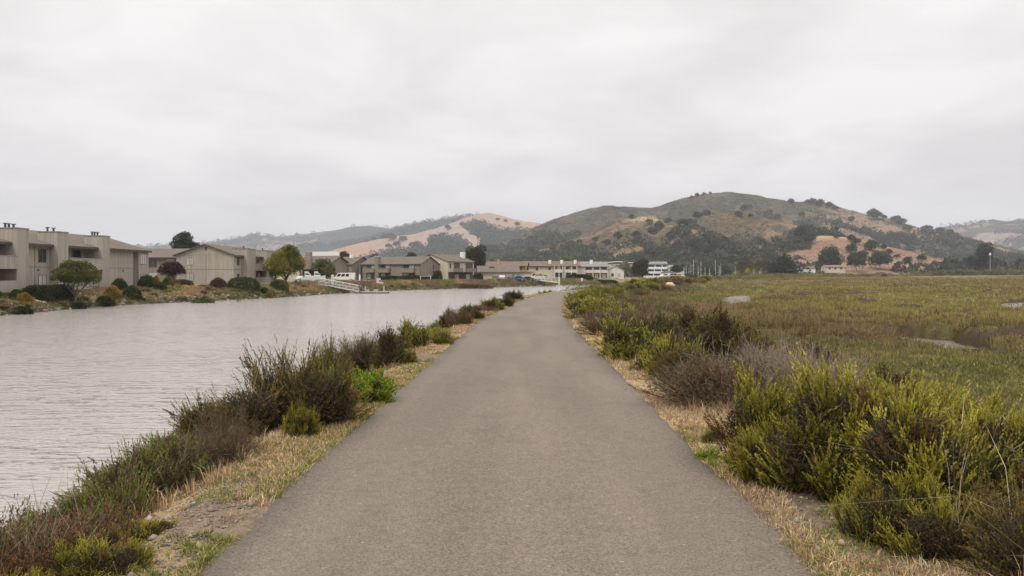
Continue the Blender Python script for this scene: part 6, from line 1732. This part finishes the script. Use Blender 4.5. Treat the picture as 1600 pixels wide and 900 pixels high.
# riprap stones along both waterlines
def stones(n, shore, name, o0, o1, t0, t1, smin, smax, col_):
    yy = rng.uniform(t0, t1, n); off = rng.uniform(o0, o1, n)
    if shore:
        x = np.interp(yy, SHO[:, 1], SHO[:, 0]) - off
    else:
        x = np.interp(yy, LEV[:, 1], LEV[:, 0]) - HW - off
    z = height(x, yy); s = rng.uniform(smin, smax, n) ** 1.0
    u = np.array([(math.cos(a) * math.cos(b), math.sin(a) * math.cos(b), math.sin(b)) for b in (-.5, .5) for a in np.arange(5) * 1.2566 + b] + [(0, 0, 1), (0, 0, -1)])
    V = u[None] * s[:, None, None] * rng.uniform(.7, 1.15, (n, 12, 3)) * np.array([1.2, 1, .65])
    a = rng.uniform(0, 6.28, n)[:, None]
    V = np.stack([V[..., 0] * np.cos(a) - V[..., 1] * np.sin(a) + x[:, None], V[..., 0] * np.sin(a) + V[..., 1] * np.cos(a) + yy[:, None], V[..., 2] + z[:, None] + s[:, None] * .1], -1)
    f = []
    for i in range(5):
        j = (i + 1) % 5; f += [(i, j, 5 + i), (j, 5 + j, 5 + i), (5 + i, 5 + j, 10), (j, i, 11)]
    F = (np.array(f)[None] + np.arange(n)[:, None, None] * 12).reshape(-1, 3)
    tag(np_mesh(name, V.reshape(-1, 3), F, TWIG, np.repeat(vary(col_, n, rng, .28), 12, 0)), kind='stuff')
stones(900, True, 'riprap', .4, 3.0, 64, 260, .12, .38, (0.20, 0.165, 0.13))
stones(130, True, 'riprap', 1.5, 5.5, 66, 240, .12, .32, (0.42, 0.38, 0.34))
stones(700, False, 'riprap', 5.2, 8.2, 3, 90, .10, .32, (0.14, 0.12, 0.10))
# ------------------------------------------------------------------ dock, gangways, piles
ALU = mat_plain('aluminium', (0.50, 0.48, 0.46), .45, .3, noise=.08)
WOODG = mat_plain('weathered_wood', (0.16, 0.115, 0.085), .85, noise=.25, scale=5)
CONC = mat_plain('concrete', (0.36, 0.34, 0.31), .8, noise=.15)
RUBB = mat_plain('black_rubber', (0.02, 0.02, 0.02), .8)
dk = empty('floating_dock', (at(560, 153), 153, WZ), R(0), 'low floating dock with grey deck and black float at the foot of the gangway', 'dock')
MB().box(-.4, -1.0, .18, 5.9, 1.2, .34).build('deck', CONC, dk)
MB().box(-.5, -1.1, -.25, 6.0, 1.3, .18).build('float', RUBB, dk)
for xx, yy in ((1.7, -.6), (2.9, .7), (3.5, -.4)):
    cl = MB().box(xx, yy, .34, xx + .5, yy + .4, .75).build('dock_box', CONC, dk)
for xx in (1.2, 4.9): MB().tube([(xx, 1.0, .34), (xx, 1.0, 1.35)], .16, 8).build('bollard', CONC, dk)

def gangway(p0, p1, wdt, hgt, nbay, label, name='gangway', deckm=None):
    p0 = Vector(p0); p1 = Vector(p1); L0 = (p1 - p0).length
    e = empty(name, p0, 0, label, name)
    e.rotation_euler = (p1 - p0).to_track_quat('X', 'Z').to_euler()
    MB().box(0, -wdt / 2, -.12, L0, wdt / 2, 0).build('deck', ALU, e)
    for s in (-1, 1):
        m_ = MB(); yy = s * wdt / 2
        m_.tube([(0, yy, hgt), (L0, yy, hgt)], .055, 6).tube([(0, yy, .02), (L0, yy, .02)], .06, 6).tube([(0, yy, hgt * .5), (L0, yy, hgt * .5)], .03, 6)
        for i in range(nbay + 1):
            x_ = L0 * i / nbay
            m_.tube([(x_, yy, 0), (x_, yy, hgt)], .04, 6)
            if i < nbay:
                x2 = L0 * (i + 1) / nbay
                m_.tube([(x_, yy, hgt if i % 2 else 0), (x2, yy, 0 if i % 2 else hgt)], .032, 6)
        m_.build('truss', ALU, e)
    return e
gangway((at(493, 150), 152.5, -.55), (at(561, 153), 153, WZ + .38), 1.3, 1.15, 12, 'pale aluminium truss gangway sloping from the bank down to the dock')
gangway((at(842, 236), 240, -.55), (at(872, 228), 230, -1.15), 1.6, 1.3, 7, 'white truss footbridge sloping to the water near the blue car', 'footbridge')
ga = empty('gangway_abutment', (at(843, 240), 241, -.9), 0, 'concrete abutment under the left end of the white footbridge', 'abutment')
MB().box(-1, -1.2, -1.2, 1.2, 1.2, .25).build('block', CONC, ga)
gp = empty('landing_post', (at(873.5, 230), 230, WZ), 0, 'tall white post at the right end of the white footbridge', 'post')
MB().tube([(0, 0, -.5), (0, 0, 2.7)], .15, 10).tube([(0, 0, 2.7), (0, 0, 2.95)], [.22, .05], 10).build('post', WHITE, gp)
MB().box(-.9, -.9, 0, .9, .9, .5).build('landing', CONC, gp)

def pile(px, d, ztop, r, label, sleeve=None, zb=WZ - 1):
    e = empty('dock_pile', (at(px, d), d, zb), 0, label, 'pile')
    MB().tube([(0, 0, 0), (0, 0, ztop - zb)], [r * 1.05, r * .95], 10).build('shaft', WOODG, e)
    if sleeve:
        MB().tube([(0, 0, sleeve[0] - zb), (0, 0, sleeve[1] - zb)], r * 1.25, 10).build('sleeve', WHITE, e)
        MB().tube([(0, 0, sleeve[0] - .35 - zb), (0, 0, sleeve[0] - zb)], r * 1.25, 10).build('band', mat_plain('blue_band', (0.05, 0.12, 0.30), .5), e)
    return e
pile(562, 151.5, zat(411, 151.5), .13, 'tall thin brown pile with white and blue sleeve beside the dock', (zat(438, 151.5), zat(429, 151.5)))
pile(582, 155, zat(438.5, 155), .17, 'short brown wooden pile behind the dock')
# white marker cabinet on the bank by the gangway
cb_ = empty('utility_cabinet', (at(516, 156), 158, -.5), 0, 'tall pale utility cabinet at the head of the gangway', 'cabinet')
MB().box(-.26, -.2, -.3, .26, .2, 1.75).build('housing', WHITE, cb_, bevel=.02); MB().box(-.2, -.235, .3, .2, -.202, 1.6).build('door', SIDW, cb_)
for px, d, y0, lab in ((909, 262, 431.5, 'left small white post before the dark hedge'), (952, 262, 431.5, 'right small white post before the dark hedge')):
    e = empty('bollard', (at(px, d), d, hz(at(px, d), d)), 0, lab, 'bollard')
    MB().tube([(0, 0, -.2), (0, 0, 1.15)], .28, 10).build('post', WHITE, e); MB().ball((0, 0, 1.15), .28, .28, .16, 10, 5).build('cap', WHITE, e)
e = empty('marker_sign', (at(984.5, 285), 285, hz(at(984.5, 285), 285)), 0, 'white A-shaped marker standing before the dark tree', 'marker')
MB().add([(-.75, 0, -.3), (.75, 0, -.3), (.4, 0, 1.5), (-.4, 0, 1.5), (-.75, .8, -.3), (.75, .8, -.3), (.4, .4, 1.5), (-.4, .4, 1.5)], [(0, 1, 2, 3), (4, 7, 6, 5), (0, 3, 7, 4), (1, 5, 6, 2), (3, 2, 6, 7), (0, 4, 5, 1)]).build('board', WHITE, e)
MB().box(-.1, -.03, 1.5, .1, .3, 1.9).build('top', WHITE, e)

# ------------------------------------------------------------------ vehicles
def carpaint(name, c):
    m, t, b = new_mat(name); b.inputs['Base Color'].default_value = (*c, 1); b.inputs['Roughness'].default_value = .3; b.inputs['Coat Weight'].default_value = .5
    return m
CW = carpaint('white_car_paint', (0.62, 0.62, 0.61)); CB = carpaint('blue_car_paint', (0.03, 0.08, 0.24)); CK = carpaint('dark_car_paint', (0.03, 0.032, 0.036)); CS = carpaint('silver_car_paint', (0.36, 0.37, 0.38))
CGL = mat_plain('car_glass', (0.02, 0.022, 0.025), .08, spec=.6); LAMP = mat_plain('lamp_lens', (0.6, 0.5, 0.4), .2); REDL = mat_plain('tail_lens', (0.35, 0.02, 0.015), .3)
PROF = {'sedan': ([(0, .35), (0, .78), (.9, .92), (1.55, 1.38), (2.9, 1.42), (3.75, 1.0), (4.4, .92), (4.45, .35)], [(1.02, .95), (1.6, 1.34), (2.85, 1.37), (3.55, 1.0)], 4.45),
        'van': ([(0, .4), (0, .95), (.85, 1.15), (1.5, 1.95), (1.9, 2.1), (5.5, 2.12), (5.6, 2.0), (5.6, .4)], [(1.05, 1.22), (1.52, 1.85), (5.3, 1.85), (5.3, 1.22)], 5.6),
        'suv': ([(0, .42), (0, .95), (1.0, 1.08), (1.65, 1.7), (4.2, 1.74), (4.6, 1.1), (4.6, .42)], [(1.15, 1.12), (1.7, 1.62), (4.05, 1.66), (4.35, 1.12)], 4.6)}
def car(px, d, kind, mat, rz, label, cat='car', z=None):
    prof, gl, Ln = PROF[kind]; x = at(px, d)
    g = (hz(x, d) if z is None else z)
    e = empty('van' if kind == 'van' else 'parked_car', (x, d, g), rz, label, cat)
    k = Ln / 2; wv = .88
    MB().prism([(a - k, b) for a, b in prof], 'y', -wv, wv).build('body', mat, e, bevel=.05)
    for s in (-1, 1):
        n_ = 4 if kind == 'van' else 2
        for i in range(n_):
            u0, u1 = i / n_ + .03, (i + 1) / n_ - .03
            def pt(u, top):
                (xa, za), (xb, zb_), (xc, zc_), (xd, zd) = gl
                return ((xb + (xc - xb) * u - k, zb_ + (zc_ - zb_) * u) if top else (xa + (xd - xa) * u - k, za + (zd - za) * u))
            if kind == 'van' and i == 3: continue
            q = [pt(u0, 0), pt(u1, 0), pt(u1, 1), pt(u0, 1)]
            MB().prism(q, 'y', min(s * wv, s * (wv + .02)), max(s * wv, s * (wv + .02))).build('side_window', CGL, e)
    (xa, za), (xb, zb_) = gl[0], gl[1]
    MB().add([(xa - k - .08, -.72, za), (xa - k - .08, .72, za), (xb - k - .06, .66, zb_), (xb - k - .06, -.66, zb_), (xa - k + .1, -.72, za - .05), (xa - k + .1, .72, za - .05), (xb - k + .1, .66, zb_ - .05), (xb - k + .1, -.66, zb_ - .05)],
             [(0, 3, 2, 1), (4, 5, 6, 7), (0, 1, 5, 4), (2, 3, 7, 6), (1, 2, 6, 5), (3, 0, 4, 7)]).build('windscreen', CGL, e)
    for wx_ in (.85, Ln - .95):
        for s in (-1, 1):
            wh = MB().tube([(wx_ - k, s * (wv - .2), .33), (wx_ - k, s * (wv + .01), .33)], .33, 16).build('wheel', RUBB, e)
            MB().tube([(wx_ - k, s * (wv + .01), .33), (wx_ - k, s * (wv + .03), .33)], .2, 12).build('rim', ALU, wh)
    for s in (-1, 1):
        MB().box(-k - .03, s * .6 - .16, .62, -k + .02, s * .6 + .16, .76).build('headlight', LAMP, e)
        MB().box(k - .06, s * .68 - .1, .7, k + .02, s * .68 + .1, .9).build('tail_light', REDL, e)
    return e
car(537, 188, 'van', CW, R(4), 'white passenger van with three dark side windows parked by the gabled block', 'van')
car(486, 182, 'sedan', CW, R(10), 'white car parked left of the green tree')
car(473, 178, 'sedan', CS, R(60), 'silver car nose-out beside the carport')
car(809, 234, 'sedan', CB, R(8), 'bright blue car parked at the bank edge')
car(824, 238.5, 'sedan', CK, R(-10), 'black car right of the blue one')
car(797, 235, 'suv', CK, R(80), 'dark car half hidden left of the blue one')
car(785, 236, 'sedan', CS, R(85), 'grey car in front of the garage doors')
car(774, 234, 'suv', CK, R(95), 'black car at the left end of the parked row')
car(839, 245, 'suv', CW, R(6), 'white car beside the footbridge')
car(1038, 296, 'sedan', CW, R(20), 'white car in front of the dark-roofed pavilion', z=-.2)
car(1049, 298, 'suv', CS, R(10), 'silver car right of the pavilion', z=-.2)
car(1061, 300, 'sedan', CW, R(-10), 'white car under the flat-topped tree', z=-.2)
car(1072, 304, 'suv', CK, R(8), 'dark car at the marina entrance', z=-.2)

# ------------------------------------------------------------------ boats
HULLW = mat_plain('white_hull', (0.60, 0.60, 0.59), .3, noise=.04); SAILB = mat_plain('blue_cover', (0.05, 0.10, 0.24), .8); TANC = mat_plain('tan_cover', (0.35, 0.28, 0.2), .8)
def boat(px, d, kind, Ln, rz, label, z=WZ, mast=0, cover=None, group=None):
    e = empty('sailboat' if mast else 'motor_boat', (at(px, d), d, z), rz, label, 'boat', group)
    st_ = np.linspace(0, 1, 9); V = []; W_ = Ln * .16
    for u in st_:
        w_ = W_ * math.sin(min(1, (1 - u) * 1.5 + .02) * math.pi / 2) * (1 if u > .02 else .85); x_ = (u - .5) * Ln; sh = .95 + .45 * u * u
        V += [(x_, -w_, sh), (x_, -w_ * .85, .35), (x_ - .1 * u, 0, -.25), (x_, w_ * .85, .35), (x_, w_, sh)]
    F = [(i * 5 + j, i * 5 + j + 1, (i + 1) * 5 + j + 1, (i + 1) * 5 + j) for i in range(8) for j in range(4)] + [(i * 5, (i + 1) * 5, (i + 1) * 5 + 4, i * 5 + 4) for i in range(8)] + [(0, 4, 3, 2, 1)]
    MB().add(V, F).build('hull', HULLW, e)
    if kind == 'sail':
        MB().prism([(-Ln * .18, .98), (Ln * .22, 1.05), (Ln * .16, 1.45), (-Ln * .15, 1.5)], 'y', -W_ * .55, W_ * .55).build('cabin', HULLW, e)
        MB().prism([(-Ln * .1, 1.15), (Ln * .12, 1.18), (Ln * .1, 1.34), (-Ln * .1, 1.36)], 'y', -W_ * .56, W_ * .56).build('cabin_window', CGL, e)
        ms = MB().tube([(Ln * .08, 0, .9), (Ln * .08, 0, mast)], [.10, .07], 8).build('mast', ALU, e)
        MB().tube([(Ln * .08, -.8, mast * .6), (Ln * .08, .8, mast * .6)], .035, 6).build('spreader', ALU, ms)
        MB().tube([(Ln * .08, 0, 2.0), (-Ln * .35, 0, 2.0)], .16, 8).build('boom', cover or SAILB, e)
    else:
        MB().prism([(-Ln * .25, 1.0), (Ln * .2, 1.1), (Ln * .1, 1.75), (-Ln * .05, 2.2), (-Ln * .25, 2.2)], 'y', -W_ * .7, W_ * .7).build('cabin', HULLW, e)
        MB().prism([(-Ln * .2, 1.5), (Ln * .11, 1.5), (Ln * .05, 1.78), (-Ln * .2, 1.85)], 'y', -W_ * .71, W_ * .71).build('cabin_window', CGL, e)
        MB().box(-Ln * .27, -W_ * .75, 2.2, Ln * .0, W_ * .75, 2.3).build('flybridge', cover or HULLW, e)
    return e
ML = [(1069, 312, 10.5, 'sailboat with mast near the flat-topped tree'), (1073, 330, 12, 'tall-masted sailboat second from the flat-topped tree'), (1078, 322, 10, 'sailboat with blue boom cover left of the mast cluster'),
      (1081, 345, 13, 'sailboat at the back of the mast cluster'), (1086, 318, 16.5, 'sailboat with the tallest mast of the marina'), (1091, 336, 12, 'sailboat right of the tallest mast'), (1096, 328, 15, 'sailboat with tall mast midway along the marina'),
      (1103, 342, 11, 'sailboat with shorter mast midway along the marina'), (1111, 335, 10, 'sailboat before the low dark tree'), (1120, 350, 17, 'tall-masted sailboat before the wooded slope'), (1124, 356, 12, 'sailboat just right of the tall mast before the wooded slope'),
      (1127, 362, 14, 'sailboat behind its neighbours near the white motor boats'), (1150, 372, 12, 'sailboat before the olive round tree'), (1179, 372, 9, 'left of the four short masts by the big dark tree'), (1182, 378, 9.5, 'second of the four short masts by the big dark tree'),
      (1187, 376, 8.5, 'third of the four short masts by the big dark tree'), (1190, 370, 11, 'rightmost and tallest of the four masts by the big dark tree')]
for i, (px, d, mh, lab) in enumerate(ML):
    boat(px, d, 'sail', 9 + (i % 3), R(80 + 13 * (i % 5)), 'white ' + lab if not lab[0] in 'lstr' or lab.startswith('sail') or lab.startswith('tall') else 'white sailboat, ' + lab, mast=mh * .56 + .6, cover=[SAILB, TANC, HULLW][i % 3], group='sailboats moored in the marina')
for i, (px, d, Ln, rz, lab) in enumerate([(1082, 300, 9, 10, 'white motor boat at the left end of the marina front row'), (1095, 303, 8, 170, 'white motor boat below the mast cluster'), (1108, 306, 9, 15, 'white cabin boat in the middle of the front row'),
                                      (1118, 322, 8, 5, 'white motor boat behind the front row'), (1131, 328, 10, 175, 'large white motor boat below the wooded slope'), (1146, 336, 10, 20, 'white boat with raised bow near the olive tree'), (1152, 346, 9, 60, 'white boat pointing uphill beside the olive tree'), (1196, 376, 8, 0, 'white motor boat just left of the big dark tree')]):
    boat(px, d, 'motor', Ln, R(rz), lab, z=WZ + .2, cover=[HULLW, SAILB][i % 2 * 0], group='motor boats moored in the marina')
boat(593, 176, 'motor', 2.6, R(60), 'small white boat on the grass behind the short pile', z=hz(at(595, 172), 172) + .1)
boat(497, 180, 'motor', 3.4, R(15), 'white boat on the bank beside the gangway head', z=hz(at(497, 176), 176) + .15)
boat(482, 176, 'motor', 3.2, R(5), 'white boat with dark stripe parked left of the gangway', z=hz(at(480, 172), 172) + .15)

# ------------------------------------------------------------------ floodlight pole, fences
e = empty('floodlight_pole', (at(1547, 480), 480, 0), 0, 'tall thin floodlight pole with white lamp before the tall dark tree', 'pole')
MB().tube([(0, 0, -1), (0, 0, zat(398, 480))], [.2, .12], 8).build('shaft', ALU, e)
zt = zat(397.5, 480)
MB().ball((0, 0, zt), .75, .5, .75, 12, 8).build('lamp_head', WHITE, e)
MB().tube([(0, 0, zt), (.4, 0, zt + 1.5)], .07, 6).build('finial', ALU, e)
wf = empty('white_fence', (at(829, 242), 242.5, -.45), R(0), 'white rail fence between the parked cars and the footbridge', 'fence')
for i in range(6): MB().box(i * 1.1, 0, -.2, i * 1.1 + .14, .14, 1.1).build('post', WHITE, wf)
for z in (.35, .9): MB().box(0, .15, z, 5.7, .21, z + .16).build('rail', WHITE, wf)
# patio furniture seen as a pale canopy by the brown block gable
pc_ = empty('patio_table', (at(665, 204), 204, -.45), 0, 'white patio table before the gable of the brown block', 'table')
MB().box(-1.6, -.5, 1.25, 1.6, .5, 1.35).build('table_top', WHITE, pc_)
for sx in (-1.4, 1.3):
    for sy in (-.4, .3): MB().box(sx, sy, -.2, sx + .1, sy + .1, 1.25).build('leg', WHITE, pc_)
# pale boulder at the marsh edge
def boulder(px, d, s, label):
    x = at(px, d)
    rg = np.random.default_rng(int(px)); V, F = [], []
    m_ = MB().ball((0, 0, .3 * s), s, s * .8, s * .75, 12, 8)
    for i, v_ in enumerate(m_.V):
        k = .72 + .5 * float(fbm(np.array([v_[0] * 1.6 / s + px]), np.array([v_[1] * 1.6 / s + v_[2]]), 31, 3)[0]); m_.V[i] = (v_[0] * k, v_[1] * k, v_[2] * k)
    o = m_.build('boulder', mat_plain('pale_rock', (0.42, 0.33, 0.26), .9, noise=.2, scale=3), None, True)
    o.location = (x, d, hz(x, d)); tag(o, label, 'rock')
boulder(1047, 116, .75, 'pale boulder where the shrubby levee meets the marsh')
boulder(1010, 128, .7, 'white stone among the shrubs on top of the levee')
boulder(67, 104, .01, 'x') if False else None
# ------------------------------------------------------------------ labels that single out the repeats
ORD = ['first', 'second', 'third', 'fourth', 'fifth', 'sixth', 'seventh', 'eighth', 'ninth', 'tenth', 'eleventh', 'twelfth', 'thirteenth', 'fourteenth', 'fifteenth', 'sixteenth', 'seventeenth', 'eighteenth', 'nineteenth', 'twentieth']
def relabel():
    sets = {}
    for o in SC.objects:
        if o.parent is None and 'label' in o and o.get('kind') is None: sets.setdefault(o['label'], []).append(o)
    for lab, L_ in sets.items():
        if len(L_) < 2: continue
        fx = lambda o: 800 + o.location.x / max(o.location.y, .1) * FP
        zones = [(-9e9, 745, 'above the cream block'), (745, 830, 'above the garages'), (830, 905, 'above the long pale house'), (905, 985, 'above the grey-roofed house'), (985, 1050, 'behind the stepped white building'),
                 (1050, 1100, 'above the mast cluster'), (1100, 1150, 'behind the right-hand masts'), (1150, 1200, 'above the olive trees'), (1200, 1340, 'left of the red hilltop'), (1340, 1410, 'right above the red hill'),
                 (1410, 1460, 'beyond the red hill'), (1460, 1510, 'left of the pole'), (1510, 9e9, 'near the pole')]
        if len(L_) > 20:
            for a, b_, zn in zones:
                q = sorted([o for o in L_ if a <= fx(o) < b_], key=fx)
                short = lab.replace('rounded oak in the woods at the foot of the brown hills', 'oak at the hill foot').replace('rounded oak in the woods on the right shoulder of the tallest hill', 'oak on the tall hill')
                if not q: continue
                med = sorted(o.location.z for o in q)[len(q) // 2] if len(q) > 10 else -9e9
                for row in ('upper', 'lower'):
                    qq = [o for o in q if (o.location.z >= med) == (row == 'upper')]
                    for i, o in enumerate(qq):
                        o['label'] = ' '.join(f"{row + ' ' if len(q) > 10 else ''}{short} {zn}, {ORD[min(i, 19)]} from left".split()[:16]); o['group'] = 'oaks ' + zn
        else:
            ys = [o.location.y for o in L_]
            far = 'marina' in lab or 'distant' in lab or 'bend' in lab or 'path' in lab
            q = sorted(L_, key=(lambda o: o.location.y) if far else fx)
            for i, o in enumerate(q):
                o['label'] = (lab + ', ' + (ORD[i] + ' nearest' if far and i else 'nearest' if far else ORD[i] + ' from the left'))
relabel()
# ------------------------------------------------------------------ haze
def haze():
    x0, x1, y0, y1, z0, z1 = -7000, 9000, -900, 9050, -5, 620
    V = np.array([(x, y, z) for z in (z0, z1) for y in (y0, y1) for x in (x0, x1)])
    F = np.array([(0, 2, 3, 1), (4, 5, 7, 6), (0, 1, 5, 4), (2, 6, 7, 3), (0, 4, 6, 2), (1, 3, 7, 5)])
    m = bpy.data.materials.new('haze'); m.use_nodes = True
    t = m.node_tree; t.nodes.clear()
    o = t.nodes.new('ShaderNodeOutputMaterial'); v = t.nodes.new('ShaderNodeVolumePrincipled')
    v.inputs['Color'].default_value = (0.82, 0.85, 0.925, 1)
    v.inputs['Density'].default_value = HAZE_D
    v.inputs['Anisotropy'].default_value = 0.0
    t.links.new(v.outputs[0], o.inputs['Volume'])
    tag(np_mesh('haze', V, F, m), kind='stuff')
HAZE_D = 1.5e-4
haze()
